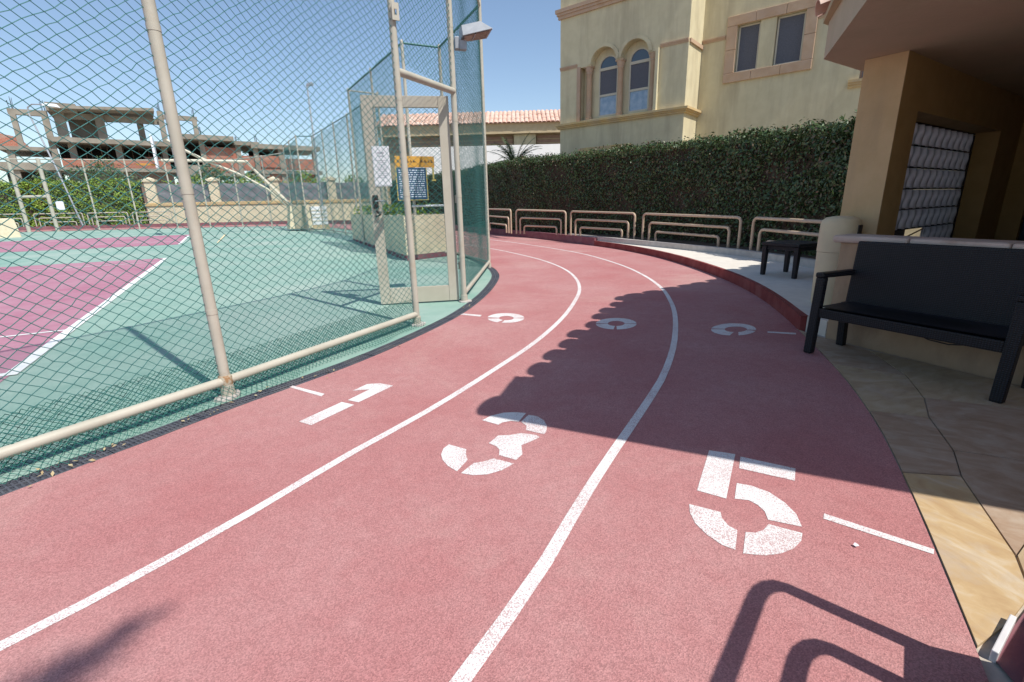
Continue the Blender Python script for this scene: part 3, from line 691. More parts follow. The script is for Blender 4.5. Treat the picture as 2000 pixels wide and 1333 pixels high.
# stone paving on the right: irregular slabs laid one by one
pav = struct(flat('stone_paving', [[tuple(p) for p in O_ if -1.3 < p[1] < 4.72] + [(3.05, 4.5), (3.5, 3.2), (5.4, -1.5)]], -0.006, M['grout']))
track_side = [tuple(p - nn_*0.004) for p, nn_ in zip(O_, normals(O_)) if 1.06 < p[1] < 4.72]
def side(y0, y1): return [p for p in track_side if y0 <= p[1] <= y1]
def at_y(y):
    a = np.array(track_side); return (float(np.interp(y, a[:, 1], a[:, 0])), y)
J = 0.0025
V = dict(a=(1.54, 1.17), b=(1.71, 1.268), c=(1.85, 1.455), d=(2.125, 1.975), e=(2.305, 2.212), f=(2.51, 2.605), g=(2.725, 2.89), h=(2.94, 3.305), i=(3.125, 3.94), j=(3.05, 4.2), k=(2.98, 4.38),
         l=(2.00, 1.55), m=(2.435, 1.37), n=(2.79, 1.98), o=(2.97, 2.205), p=(3.21, 2.66), q=(3.53, 3.02), r=(3.30, 3.56), s=(3.44, 1.868), t=(3.87, 2.19), u=(2.15, 0.845), v=(1.60, 1.12), w=(3.06, 1.142), x=(4.5, 0.65), y=(3.88, 0.38), z=(3.3, -0.4), A=(2.7, 0.2))
def vv(s): return [V[c_] for c_ in s]
slabs = [
    ([at_y(1.09)] + side(1.1, 2.0) + [at_y(2.02)] + vv('dcba'), 'slab_a', 0.006),
    ([at_y(2.025)] + side(2.03, 2.70) + [at_y(2.72)] + vv('fed'), 'slab_b', 0.006),
    (vv('denmlc'), 'slab_b', 0.008), (vv('clmub'), 'slab_c', 0.008),
    ([at_y(2.725)] + side(2.73, 3.58) + [at_y(3.60)] + vv('hgf'), 'slab_c', 0.004),
    (vv('fgpone'), 'slab_b', 0.008), ([at_y(3.605)] + side(3.61, 4.68) + [at_y(4.70)] + vv('kjih'), 'slab_b', 0.005),
    (vv('hirqpg'), 'slab_c', 0.007), (vv('pqtso'), 'slab_b', 0.004), (vv('oswmn'), 'slab_c', 0.006), (vv('stxyw'), 'slab_b', 0.007), (vv('umwyzA'), 'slab_b', 0.006),
]
for poly, mm, z in slabs:
    p = np.array(poly); c = p.mean(0); p = c + (p - c)*(1 - 2*J/np.maximum(0.2, np.hypot(*(p - c).T)))[:, None]
    s_ = MB().prism([tuple(q) for q in p], -0.03, z).build('slab', M[mm], pav)
flat('end_strip', [[(1.345, 0.9), (1.37, 1.045), (1.55, 1.165), (1.715, 1.262), (2.14, 0.84), (1.6, 0.5)]], 0.004, M['maroon'])
# marble trim that ends the paving
tr_ = struct(MB().obox((1.368, 1.052), (1.545, 1.172), 0.016, -0.03, 0.032).build('marble_trim', M['marble'], bevel=0.003))

# ================================================================== NEAR FENCE OF THE COURT
P0 = np.array([-3.28, 1.12]); P1 = np.array([-2.09, 3.24]); P2 = np.array([-1.09, 5.31]); P3 = np.array([-0.66, 6.61]); P4 = np.array([-0.46, 10.42])
PA = np.array([-4.5, -1.0]); FH = 5.0
fence = thing('chain_link_fence', 'tall green chain link fence on cream steel posts beside the inner lane', 'fence', (float(P1[0]), float(P1[1]), 0))
def fpost(p, r, h, parent, collar=True):
    mb = MB(); o = ORIGIN[parent.name]
    x, y = p[0]-o[0], p[1]-o[1]
    mb.tube([(x, y, -0.05), (x, y, h)], r, 14)
    if collar:
        mb.tube([(x, y, 0.0), (x, y, 0.10)], r*1.32, 14)
        for z in (0.62, 1.42, 2.35, 3.4): mb.tube([(x, y, z), (x, y, z+0.035)], r*1.06, 14)
    mb.lathe([(r*1.05, h), (r*1.05, h+0.02), (r*0.5, h+0.05)], 12, (x, y))
    return mb.build('post', M['pipe'], parent, smooth=True)
def frail(p, q, z, r, parent, name='bottom_rail', m='pipe', zq=None):
    o = ORIGIN[parent.name]
    return MB().tube([(p[0]-o[0], p[1]-o[1], z-o[2]), (q[0]-o[0], q[1]-o[1], (z if zq is None else zq)-o[2])], r, 10).build(name, M[m], parent, smooth=True)
for p in (PA, P0, P1, P2, P3): fpost(p, 0.036, FH, fence)
fpost(P4, 0.036, FH + 0.06, fence)
for p, q in ((PA, P0), (P0, P1), (P1, P2), (P3, P4)):
    d = (q-p)/np.hypot(*(q-p))
    frail(p, q, 0.125, 0.034, fence); frail(p, q, FH - 0.03, 0.022, fence, 'top_rail')
    chainlink(p, q, 0.03, FH, *((0.125, 0.095, 0.0024) if p is P3 else (0.086, 0.063, 0.0025)), M['wire'], fence, origin=ORIGIN[fence.name])
frail(P2, P3, FH - 0.03, 0.022, fence, 'top_rail')
frail(P2, P3, 2.62, 0.040, fence, 'gate_lintel', zq=2.70)
chainlink(P2, P3, 2.72, FH, 0.098, 0.070, 0.0028, M['wire'], fence, origin=ORIGIN[fence.name])
# fine net wired along the foot of the fence
for p, q in ((PA, P0), (P0, P1), (P1, P2)):
    chainlink(p, q, 0.012, 0.13, 0.040, 0.030, 0.0019, M['net'], fence, wob=0.008, name='foot_net', origin=ORIGIN[fence.name], lean=-0.13)
for p in (P1, P2, P3):
    pad = [(0.10*rnd.uniform(.75, 1.2)*math.cos(a), 0.10*rnd.uniform(.75, 1.2)*math.sin(a)) for a in np.linspace(0, 2*math.pi, 10)[:-1]]
    MB().prism([(p[0]-ORIGIN[fence.name][0]+a, p[1]-ORIGIN[fence.name][1]+b) for a, b in pad], -0.02, 0.02).build('footing', M['edging'], fence, bevel=0.006)
for p, q, hh in ((PA, P0, 0.30), (P0, P1, 0.31), (P1, P2, 0.30)):
    d = (q-p)/np.hypot(*(q-p)); n_ = np.array([-d[1], d[0]])
    chainlink(p + n_*0.055, q + n_*0.05, 0.005, hh, 0.034, 0.030, 0.0021, M['net'], fence, wob=0.005, name='foot_net', origin=ORIGIN[fence.name])
d = (P4-P3)/np.hypot(*(P4-P3)); n_ = np.array([-d[1], d[0]])
chainlink(P3 + n_*0.06, P4 + n_*0.05, 0.005, 1.0, 0.075, 0.065, 0.0014, M['net'], fence, wob=0.006, name='foot_net', origin=ORIGIN[fence.name])
# rusty joint on the first post, hinge plate with a hole on the second
o_ = ORIGIN[fence.name]
MB().lathe([(0.039, 0.085), (0.047, 0.10), (0.046, 0.155), (0.0385, 0.17)], 14, (0, 0)).build('weld_collar', M['rust'], fence, smooth=True)
bx = MB()
for x0, x1, z0, z1 in ((-0.035, 0.035, 0.0, 0.045), (-0.035, 0.035, 0.095, 0.15), (-0.035, -0.013, 0.045, 0.095), (0.013, 0.035, 0.045, 0.095)):
    bx.box(x0, x1, -0.006, 0.006, z0, z1)
hp = bx.build('hinge_plate', M['pipe'], fence)
hp.location = (P2[0]-o_[0]+0.045, P2[1]-o_[1]-0.042, 3.05); hp.rotation_euler = (0, 0, math.radians(30))

# ---------------------------------------------------------------- gate
gp = np.array([-0.742, 6.690]); gq = np.array([-1.811, 6.500])
gate = thing('gate', 'open cream framed gate with chain link infill between two fence posts', 'gate', (float(gp[0]), float(gp[1]), 0.0), math.atan2(*(gq-gp)[::-1]))
GW = float(np.hypot(*(gq-gp)))
MB().box(0.0, 0.135, -0.028, 0.028, 0.02, 2.66).build('stile', M['gatepaint'], gate, bevel=0.004)
MB().box(GW-0.135, GW, -0.028, 0.028, 0.02, 2.66).build('stile', M['gatepaint'], gate, bevel=0.004)
MB().box(0.137, GW-0.137, -0.026, 0.026, 0.02, 0.235).build('rail', M['gatepaint'], gate, bevel=0.004)
MB().box(0.137, GW-0.137, -0.026, 0.026, 2.525, 2.658).build('rail', M['gatepaint'], gate, bevel=0.004)
chainlink((0.13, 0.0), (GW-0.13, 0.0), 0.23, 2.53, 0.098, 0.085, 0.0024, M['wire'], gate, wob=0.006)
lk = MB(); lk.box(GW-0.10, GW-0.03, 0.028, 0.055, 1.30, 1.47)
lock = lk.build('lock_case', M['darkmetal'], gate, bevel=0.006)
h_ = MB().tube([(GW-0.07, 0.058, 1.395), (GW-0.07, 0.10, 1.395), (GW-0.19, 0.105, 1.395)], 0.009, 8).build('handle', M['grey'], lock, smooth=True)
pl_ = MB().tube([(GW-0.06, 0.06, 1.28), (GW-0.11, 0.07, 1.22), (GW-0.05, 0.06, 1.20)], 0.014, 8).build('latch_loop', M['darkmetal'], lock, smooth=True)
for z in (0.45, 1.35, 2.25): MB().tube([(-0.03, 0, z), (-0.03, 0, z+0.10)], 0.016, 8).build('hinge', M['pipe'], gate, smooth=True)
# notice hung on the gate
e_ = (gq-gp)/GW
notice = thing('notice', 'white printed notice hung on the gate stile', 'notice', (float(gp[0] + e_[0]*(GW-0.185)), float(gp[1] + e_[1]*(GW-0.185)), 1.59), gate.rotation_euler[2])
nt = MB().box(-0.10, 0.10, 0.036, 0.040, 0.0, 0.465).build('sheet', M['paper'], notice)
tx = MB(); tx.box(-0.04, 0.04, 0.0405, 0.0412, 0.385, 0.405); tx.box(-0.032, 0.032, 0.0405, 0.0412, 0.35, 0.363)
for k in range(9):
    z = 0.30 - k*0.026; tx.box(-0.075 + (k % 3)*0.01, 0.075 - ((k*7) % 4)*0.014, 0.0405, 0.0412, z, z+0.0075)
tx.build('print', M['ink'], notice)
MB().box(-0.108, 0.108, 0.030, 0.035, -0.012, 0.477).build('sleeve', M['board'], notice)

# ---------------------------------------------------------------- floodlight on the gate post
fl = thing('floodlight', 'grey box floodlight on the fence post right of the gate', 'floodlight', (float(P3[0]), float(P3[1]), 3.25), math.radians(14))
br = MB(); br.box(0.045, 0.10, -0.05, 0.05, -0.08, 0.05); br.box(0.10, 0.19, -0.045, 0.045, -0.085, 0.015); br.build('bracket', M['grey'], fl, bevel=0.004)
hm = MB()
tilt = math.radians(20)
def tl(x, y, z):
    x, y, z = x*1.3, y*1.25, z*1.25
    return (0.13 + x*math.cos(tilt) - z*math.sin(tilt), y, 0.035 + x*math.sin(tilt)*0.6 + z*math.cos(tilt))
hm.add([tl(0, -.11, 0), tl(.30, -.15, 0), tl(.30, .15, 0), tl(0, .11, 0), tl(.03, -.07, .10), tl(.22, -.09, .10), tl(.22, .09, .10), tl(.03, .07, .10)],
       [(3,2,1,0), (4,5,6,7), (0,1,5,4), (1,2,6,5), (2,3,7,6), (3,0,4,7)])
hs_ = hm.build('housing', M['grey'], fl, bevel=0.006)
MB().add([tl(.025, -.09, -.004), tl(.275, -.125, -.004), tl(.275, .125, -.004), tl(.025, .09, -.004)], [(3,2,1,0)]).build('lens', M['lens'], fl)
MB().add([tl(.12, -.11, -.008), tl(.135, -.11, -.008), tl(.135, .11, -.008), tl(.12, .11, -.008)], [(3,2,1,0)]).build('lens_bar', M['grey'], fl)

# ---------------------------------------------------------------- stepped fence farther round the court
FA, FB, FC, FC2, FD_, FE, FE2, FG = [np.array(p) for p in ((-1.58,12.92), (-2.40,12.56), (-5.16,17.18), (-4.35,17.75), (-6.65,21.55), (-10.5,27.55), (-11.3,27.4), (-13.9,31.6))]
step = thing('stepped_fence', 'stepped green chain link fence following the far side of the court', 'fence', (float(FB[0]), float(FB[1]), 0))
def post_at(p, parent, r=0.038, h=FH): return fpost(p, r, h + gz(*p), parent, collar=False)
path = [P4, FA, FB, FC, FC2, FD_, FE, FE2, FG]
for p in path[1:]: post_at(p, step)
for i in range(len(path)-1):
    p, q = path[i], path[i+1]; L = np.hypot(*(q-p)); k = max(1, round(L/2.4))
    for j in range(1, k): post_at(p + (q-p)*j/k, step, 0.032)
    frail(p, q, FH-0.02 + gz(*p), 0.024, step, 'top_rail', 'wire' if i != 3 else 'pipe', zq=FH-0.02 + gz(*q))
    frail(p, q, 0.12 + gz(*p), 0.026, step, 'bottom_rail', zq=0.12 + gz(*q))
    chainlink(p, q, 0.03 + gz(*p), FH, 0.098, 0.075, 0.0030, M['wire'], step, origin=ORIGIN[step.name])
# far fence on the left
LF = [np.array(p) for p in ((-40.5, 30.3), (-36.2, 31.6), (-32.25,32.8), (-30.7,33.2), (-28.4,33.85), (-26.1,34.5), (-23.8,35.1), (-21.7,35.5), (-19.4,35.6), (-16.3,33.6), (-13.9,31.6))]
lf = thing('far_fence', 'thin chain link fence across the far end of the court before the bright hedge', 'fence', (-23.8, 35.1, 0))
for i, p in enumerate(LF[:-1]): post_at(p, lf, 0.11 if i in (2, 3) else 0.05, 4.62)
for i in range(len(LF)-1):
    p, q = LF[i], LF[i+1]
    frail(p, q, 4.6 + gz(*p), 0.035, lf, 'top_rail', zq=4.6 + gz(*q))
    if i != 2:
        chainlink(p, q, 0.05 + gz(*p), 4.6, 0.24, 0.22, 0.004, M['wire'], lf, origin=ORIGIN[lf.name])
frail(LF[2], LF[3], 2.62, 0.09, lf, 'gate_lintel', zq=2.62)

# ================================================================== CLUBHOUSE ON THE RIGHT
ang = math.radians(34.0); we = np.array([math.cos(ang), math.sin(ang)]); wn_ = np.array([-math.sin(ang), math.cos(ang)])     # along the glass block wall, and into it
Pc = np.array([3.88, 5.09])
club = thing('clubhouse', 'ochre clubhouse with deep flat canopy and glass block window on the right', 'building', (float(Pc[0]), float(Pc[1]), 0), ang)
# local frame: x along the wall, y into the wall
PX = 4.8
body = wall_holes([(0, 0.1), (PX, 0.1), (PX, 2.66), (0, 2.66)], [[(0.50, 0.62), (3.72, 0.62), (3.72, 2.14), (0.50, 2.14)]], 0.0, 0.36)
body.build('wall', M['clubshade'], club)
MB().box(-0.02, -0.001, -0.002, 0.362, 0.1, 2.63).build('pier_face', M['club'], club)
gw = MB()
for z in (0.62, 0.88, 1.13, 1.38, 1.63, 1.88, 2.125): gw.box(0.50, 3.72, 0.265, 0.29, z-0.008, z+0.010)
gw.box(0.50, 0.53, 0.262, 0.292, 0.635, 2.11); gw.box(3.69, 3.72, 0.262, 0.292, 0.635, 2.11)
win = gw.build('glass_block_window', M['darkmetal'], club)
def block_mesh():
    mb = MB(); n = 12; W_b, H_b = 0.2360, 0.236
    for j in range(2):
        for i in range(n):
            pass
    vs, fs = [], []
    rows = 6
    for r in range(rows+1):
        z = r*H_b/rows
        for i in range(n+1):
            x = i*W_b/n
            sh = 0.022*math.sin(2*math.pi*r/rows + 0.7)
            y = 0.016*math.cos(2*math.pi*(x + sh)/W_b)
            vs.append((x, y, z))
    for r in range(rows):
        for i in range(n):
            a = r*(n+1)+i; fs.append((a, a+1, a+n+2, a+n+1))
    mb.add(vs, fs)
    mb.box(0, W_b, 0.02, 0.05, 0, H_b)
    return mb
proto = None
nb = 13; step_x = 3.16/nb
for r in range(6):
    for i in range(nb):
        if r == 0 and i < 8: continue
        if proto is None:
            proto = block_mesh().build('glass_block', M['gblock'], win, smooth=True); o = proto
        else:
            o = proto.copy(); C.objects.link(o); o.parent = win
        o.location = (0.53 + i*step_x, 0.268, 0.632 + r*0.25)
MB().tube([(0.55, 0.24, 0.62), (2.2, 0.23, 0.86)], 0.010, 6).build('window_stay', M['club'], club)
# back wall with a dark gridded window
bw = wall_holes([(0, 0.1), (7.0, 0.1), (7.0, 2.66), (0, 2.66)], [[(0.25, 0.25), (2.7, 0.25), (2.7, 2.15), (0.25, 2.15)]], 0.0, 0.25)
bwo = bw.build('wall', M['clubshade'], club); bwo.location = (PX, 0, 0); bwo.rotation_euler = (0, 0, math.radians(-90))
gd = MB(); gd.box(0.25, 2.7, 0.16, 0.17, 0.25, 2.15)
go = gd.build('window', M['glass'], club); go.location = bwo.location; go.rotation_euler = bwo.rotation_euler
mu = MB()
for i in range(8): mu.box(0.25+i*0.35-0.012, 0.25+i*0.35+0.012, 0.12, 0.159, 0.25, 2.15)
for j in range(7): mu.box(0.25, 2.7, 0.123, 0.156, 0.25+j*0.316-0.012, 0.25+j*0.316+0.012)
muo = mu.build('muntin', M['darkmetal'], go)
# side wall closing the terrace
sw = MB().box(0, 6.5, 0, 0.25, 0.1, 2.66).build('wall', M['clubshade'], club)
q = np.array([11.4, 1.0]); lq = q - Pc
sw.location = (float(lq @ we), float(lq @ wn_), 0); sw.rotation_euler = (0, 0, math.radians(180 + 8))
# unseen partition and upper mass, added to block sky light from terrace and track
pt = MB().box(0, 7.0, -0.25, 0, 0.1, 2.63).build('wall', M['clubshade'], club)
lq = np.array([4.05, 1.75]) - Pc; pt.location = (float(lq @ we), float(lq @ wn_), 0)
Qs = np.array([6.5, -0.5]); uq, vq = np.array([0.90, -0.43]), np.array([0.40, 0.91])
loc0 = lambda p: (float((np.array(p)-Pc) @ we), float((np.array(p)-Pc) @ wn_))
MB().prism([loc0(Qs), loc0(Qs + uq*14), loc0(Qs + uq*14 + vq*6), loc0(Qs + vq*6)], 3.15, 7.6).build('sky_blocker', M['club'], club)
# canopy: soffit slab with fascia, tiled edge above
CC = np.array([3.20, 5.32]); C2 = np.array([1.55, 1.50])
c_poly = [C2, CC, CC + we*6.5, np.array([13.5, 3.2]), C2 + np.array([0.90, -0.43])*11.5]
loc = lambda p: (float((np.array(p)-Pc) @ we), float((np.array(p)-Pc) @ wn_))
MB().prism([loc(p) for p in c_poly], 2.632, 2.96).build('canopy', M['soffit'], club)
cen = np.mean(c_poly, 0)
E1, E2 = np.array([3.15, 5.38]), np.array([1.275, 1.465])       # eave corners, further out than the fascia at the near end
d_poly = [E2, E1, E1 + we*6.5, np.array([13.5, 3.2]), E2 + np.array([0.90, -0.43])*11.5]
MB().prism([loc(p + (cen-p)*0.005) for p in d_poly], 2.962, 3.02).build('roof_deck', M['tan'], club)
def tile_mesh(L=0.62, r=0.172, n=7, t=0.014):
    mb = MB(); vs, fs = [], []
    for y, rr in ((0, r), (L, r*0.86)):
        for k in range(n+1):
            w = math.pi*k/n
            vs.append((-rr*math.cos(w), y, rr*math.sin(w)*0.5))
        for k in range(n+1):
            w = math.pi*k/n
            vs.append((-(rr-t)*math.cos(w), y, (rr-t)*math.sin(w)*0.5))
    m = n+1
    for k in range(n):
        fs += [(k, k+1, 2*m+k+1, 2*m+k), (m+k+1, m+k, 3*m+k, 3*m+k+1), (k+1, k, m+k, m+k+1)]
    return mb.add(vs, fs)
tproto = None
def tile_row(p, q, inward, z, pitch, parent, nrows=1, over=0.03, slope=0.30):
    """Barrel tiles along the eave p-q, running up-slope."""
    global tproto
    L = np.hypot(*(q-p)); n = int(L/pitch); d = (q-p)/L
    for r in range(nrows):
        for i in range(n):
            c = p + d*((i+0.5)*L/n + rnd.uniform(-.035, .035)) - inward*(over + rnd.uniform(-.035, .03)) + inward*(0.50*r)
            if tproto is None:
                tproto = tile_mesh().build('roof_tile', M['tile'], parent, smooth=True); o = tproto
            else:
                o = tproto.copy(); C.objects.link(o); o.parent = parent
            l2 = loc(c); a = math.atan2(float(inward @ wn_), float(inward @ we)) - math.pi/2
            o.location = (l2[0], l2[1], z + 0.14*r + rnd.uniform(-.006, .006)); o.rotation_euler = (slope*0.9, 0, a + rnd.uniform(-.03, .03))
def inw(p, q):
    d = (q-p)/np.hypot(*(q-p)); n = np.array([-d[1], d[0]]); m = (p+q)/2
    return n if (cen - m) @ n > 0 else -n
tile_row(E2, E1, inw(E2, E1), 3.03, 0.37, club); tile_row(E1, d_poly[2], inw(E1, d_poly[2]), 3.03, 0.37, club)
tile_row(E2, d_poly[4], inw(E2, d_poly[4]), 3.03, 0.37, club, over=-0.12)
MB().prism([loc(p + (cen-p)*0.035) for p in d_poly], 3.022, 3.14).build('roof_deck', M['tile'], club)

# low terrace wall behind the bench
tw0 = np.array([3.02, 4.365]); td = np.array([0.378, -0.926]); td /= np.hypot(*td); tw1 = tw0 + td*7
twall = thing('terrace_wall', 'low ochre terrace wall with stone coping behind the black bench', 'wall', (float(tw0[0]), float(tw0[1]), 0), math.atan2(td[1], td[0]))
MB().box(0, 7, 0.0, 0.20, -0.03, 0.90).build('wall', M['lowwall'], twall)
mb = MB(); x = -0.07
k = 0
while x < 7:
    L = min(0.62, 7 - x)
    MB().box(x + 0.003, x + L - 0.003, -0.035, 0.245, 0.902, 0.968).build('coping', M['cap'], twall, bevel=0.022)
    x += L; k += 1
# plinth and railing beside the camera (their shadow falls on the track)
ru = np.array([-0.64, -0.77]); ru /= np.hypot(*ru); rv = np.array([0.90, -0.43])
pc = np.array([1.405, 1.0])
plinth = thing('plinth_wall', 'dark maroon plinth wall at the near end of the stone paving', 'wall', (float(pc[0]), float(pc[1]), 0))
MB().prism([(x - pc[0], y - pc[1]) for x, y in ((1.35, 0.965), (1.55, 0.885), (1.88, 1.095), (3.6, 2.1), (3.6, -1.5), (-0.3, -1.03))], -0.05, 0.37).build('plinth', M['maroon'], plinth, bevel=0.01)

def rail_frames(p, q, zb, ztl, ztr, r, group, label, n=3, m='railpaint'):
    """Railing bay: nested bent tube frames standing on one line."""
    p, q = np.array(p, float), np.array(q, float); L = np.hypot(*(q-p)); d = (q-p)/L
    t = thing('railing', label, 'railing', (float(p[0]), float(p[1]), zb), math.atan2(d[1], d[0]), group)
    for k in range(n):
        ins = k*0.085*L; hl = (ztl-zb)*(1 - 0.33*k); hr = (ztr-zb)*(1 - 0.33*k); c = min(0.11, hl*0.3)
        pts = [(ins, 0, 0), (ins, 0, hl*0.5), (ins, 0, hl-c)]
        for a in (22, 45, 68): pts.append((ins + c - c*math.cos(math.radians(a)), 0, hl - c + c*math.sin(math.radians(a))))
        pts += [(ins + c, 0, hl), (L*0.5, 0, (hl+hr)/2), (L - ins - c, 0, hr)]
        for a in (22, 45, 68): pts.append((L - ins - c + c*math.sin(math.radians(a)), 0, hr - c + c*math.cos(math.radians(a))))
        pts += [(L - ins, 0, hr - c), (L - ins, 0, hr*0.5), (L - ins, 0, 0)]
        MB().tube(pts, r, 10).build('frame', M[m], t, smooth=True)
    return t
R1 = 'nested tube railings along the hedge'
rail_frames((-1.05, 22.5), (0.08, 19.0), 0.24, 1.17, 1.14, 0.032, R1, 'railing bay nearest the fence, partly hidden by the wire mesh')
rail_frames((0.28, 18.55), (1.98, 17.0), 0.25, 1.13, 1.06, 0.032, R1, 'second railing bay from the fence, above the maroon kerb')
rail_frames((2.12, 16.7), (3.66, 14.15), 0.26, 1.05, 0.99, 0.032, R1, 'railing bay where the maroon kerb meets the pale edging')
rail_frames((3.78, 13.7), (4.99, 10.45), 0.27, 0.98, 0.93, 0.032, R1, 'railing bay left of the black side table')
rail_frames((5.04, 10.0), (5.28, 6.9), 0.27, 0.93, 0.90, 0.032, R1, 'railing bay behind the black side table and cream bin')
rail_frames(pc + ru*0.085 + rv*0.06, pc + ru*2.15 + rv*0.06, 0.37, 1.07, 1.07, 0.026, R1, 'railing bay on the maroon plinth beside the paving')

# ================================================================== VILLA BEHIND THE HEDGE
va = math.radians(-39.5)
villa = thing('villa', 'pale yellow rendered villa with arched windows behind the hedge', 'building', (2.30, 22.0, 0), va)
villa.scale = (1.02, 1.0, 1.0)
BW, BD = 5.22, 1.35
def arc(cx, cz, r, a0, a1, n=10): return [(cx + r*math.cos(math.radians(a0 + (a1-a0)*i/n)), cz + r*math.sin(math.radians(a0 + (a1-a0)*i/n))) for i in range(n+1)]
open_ = [(0.95, 4.60), (4.10, 4.60), (4.10, 6.56), (3.80, 6.56)] + arc(3.25, 6.56, 0.55, 0, 180)[1:-1] + [(2.70, 6.56), (2.52, 6.56)] + arc(1.97, 6.56, 0.55, 0, 180)[1:-1] + [(1.42, 6.56), (0.95, 6.56)]
up_open = [(1.2, 9.35), (4.0, 9.35), (4.0, 11.2), (1.2, 11.2)]
wall_holes([(0, 0), (BW, 0), (BW, 12.5), (0, 12.5)], [open_, up_open], 0.0, 0.34).build('wall', M['villa'], villa)
MB().box(BW-0.35, BW-0.002, 0.342, BD+2, 0, 12.5).build('wall', M['villa'], villa)
MB().box(0.002, 0.35, 0.342, BD+10, 0, 12.5).build('wall', M['villa'], villa)
wx0, wz0 = 5.22, 0
big = [(6.40, 5.66), (8.45, 5.66), (8.45, 7.15), (6.40, 7.15)]
sml = [(10.1, 4.86), (11.6, 4.86), (11.6, 6.9), (10.1, 6.9)]
wall_holes([(BW-0.001, 0), (17, 0), (17, 12.5), (BW-0.001, 12.5)], [big, sml], BD, BD+0.34).build('wall', M['villa'], villa)
MB().box(16.7, 17, BD+0.342, BD+9, 0, 12.5).build('wall', M['villa'], villa)
MB().box(0.36, 16.69, BD+2.01, BD+2.2, 0, 12.49).build('wall', M['dark'], villa)
MB().box(-0.05, 17.05, BD, BD+10, 12.502, 12.8).build('roof', M['tile'], villa)
# window recess behind the arches
back = wall_holes([(0.97, 4.58), (4.08, 4.58), (4.08, 7.16), (0.97, 7.16)],
                  [[(1.63, 4.70), (2.44, 4.70), (2.44, 6.47)] + arc(2.035, 6.47, 0.405, 0, 180)[1:-1] + [(1.63, 6.47)],
                   [(2.92, 4.70), (3.73, 4.70), (3.73, 6.47)] + arc(3.325, 6.47, 0.405, 0, 180)[1:-1] + [(2.92, 6.47)]], 0.30, 0.40)
back.build('window_surround', M['villa'], villa)
def arch_frame(x0, x1, label=None):
    cx = (x0+x1)/2; r = (x1-x0)/2
    outer = [(x0, 4.70), (x1, 4.70), (x1, 6.47)] + arc(cx, 6.47, r, 0, 180)[1:-1] + [(x0, 6.47)]
    t = 0.045
    hs = [[(x0+t, 4.745), (x1-t, 4.745), (x1-t, 5.42), (x0+t, 5.42)], [(x0+t, 5.50), (x1-t, 5.50), (x1-t, 6.36), (x0+t, 6.36)],
          [(x0+t, 6.46), (x1-t, 6.46), (x1-t, 6.47)] + arc(cx, 6.47, r-t, 4, 176)[0:] + [(x0+t, 6.47)]]
    f = wall_holes(outer, hs, 0.305, 0.355).build('window', M['winframe'], villa)
    MB().box(x0+t, x1-t, 0.335, 0.34, 4.745, 5.42).build('pane', M['glasslow'], f)
    MB().box(x0+t, x1-t, 0.333, 0.34, 5.50, 6.36).build('screen', M['screen'], f)
    mb = MB(); ps = [(x0+t, 6.46), (x1-t, 6.46)] + arc(cx, 6.47, r-t, 4, 176)
    mb.add([(x, 0.337, z) for x, z in ps], [tuple(range(len(ps)))]).build('pane', M['glass'], f)
    return f
arch_frame(1.63, 2.44); arch_frame(2.92, 3.73)
for cx in (1.27, 2.62, 3.93):
    c = MB()
    c.lathe([(0.135, 4.60), (0.135, 4.70), (0.105, 4.72), (0.105, 6.28), (0.13, 6.31), (0.11, 6.35), (0.15, 6.44), (0.15, 6.52)], 14, (cx, 0.16))
    c.box(cx-0.16, cx+0.16, 0.02, 0.32, 6.52, 6.585)
    c.build('column', M['vstone'], villa, smooth=True)
for cx in (1.97, 3.25):
    a = MB(); pts_o = arc(cx, 6.56, 0.68, 4, 176, 12); pts_i = arc(cx, 6.56, 0.555, 4, 176, 12)
    for i in range(12):
        q4 = [pts_o[i], pts_o[i+1], pts_i[i+1], pts_i[i]]
        a.add([(x, -0.045, z) for x, z in q4] + [(x, 0.02, z) for x, z in q4], [(0,1,2,3), (0,4,5,1)[::-1], (2,6,7,3)[::-1], (7,6,5,4)])
    a.build('arch_moulding', M['villa'], villa)
MB().box(0.80, 0.95, -0.03, 0.1, 4.56, 6.60).build('jamb', M['vstone'], villa)
MB().box(4.10, 4.21, -0.14, 0.1, 4.56, 6.62).build('jamb', M['villa'], villa)
def moulding(name, x0, x1, y, z0, z1, out, m, ret=None):
    mb = MB(); h = z1-z0
    for a, b, o in ((0, 0.35, out*0.45), (0.35, 0.62, out*0.72), (0.62, 1.0, out)):
        mb.box(x0 - (o if ret else 0), x1 + (o if ret else 0), y-o, y+0.02, z0+h*a, z0+h*b)
        if ret: mb.box(x1+0.001, x1+o, y+0.021, y+ret, z0+h*a, z0+h*b)
    return mb.build(name, M[m], villa)
moulding('ledge', 0, BW, 0, 4.36, 4.555, 0.17, 'ledge', ret=BD-0.02)
moulding('cornice', 0, BW, 0, 8.46, 8.80, 0.16, 'vstone', ret=BD-0.02)
moulding('string_course', 0, 0.80, 0, 6.60, 6.72, 0.06, 'vstone'); moulding('string_course', 4.22, BW, 0, 6.62, 6.74, 0.06, 'vstone')
MB().box(BW+0.003, BW+0.06, 0.05, BD-0.02, 6.62, 6.74).build('string_course', M['vstone'], villa)
moulding('string_course', BW+0.01, 6.02, BD, 6.80, 6.92, 0.06, 'vstone'); moulding('string_course', 8.80, 17, BD, 6.80, 6.92, 0.06, 'vstone')
MB().box(1.0, 3.25, -0.05, 0.05, 2.2, 3.53).build('lintel', M['ledge'], villa)
MB().box(1.05, 4.15, -0.05, 0.05, 9.15, 9.35).build('sill', M['vstone'], villa)
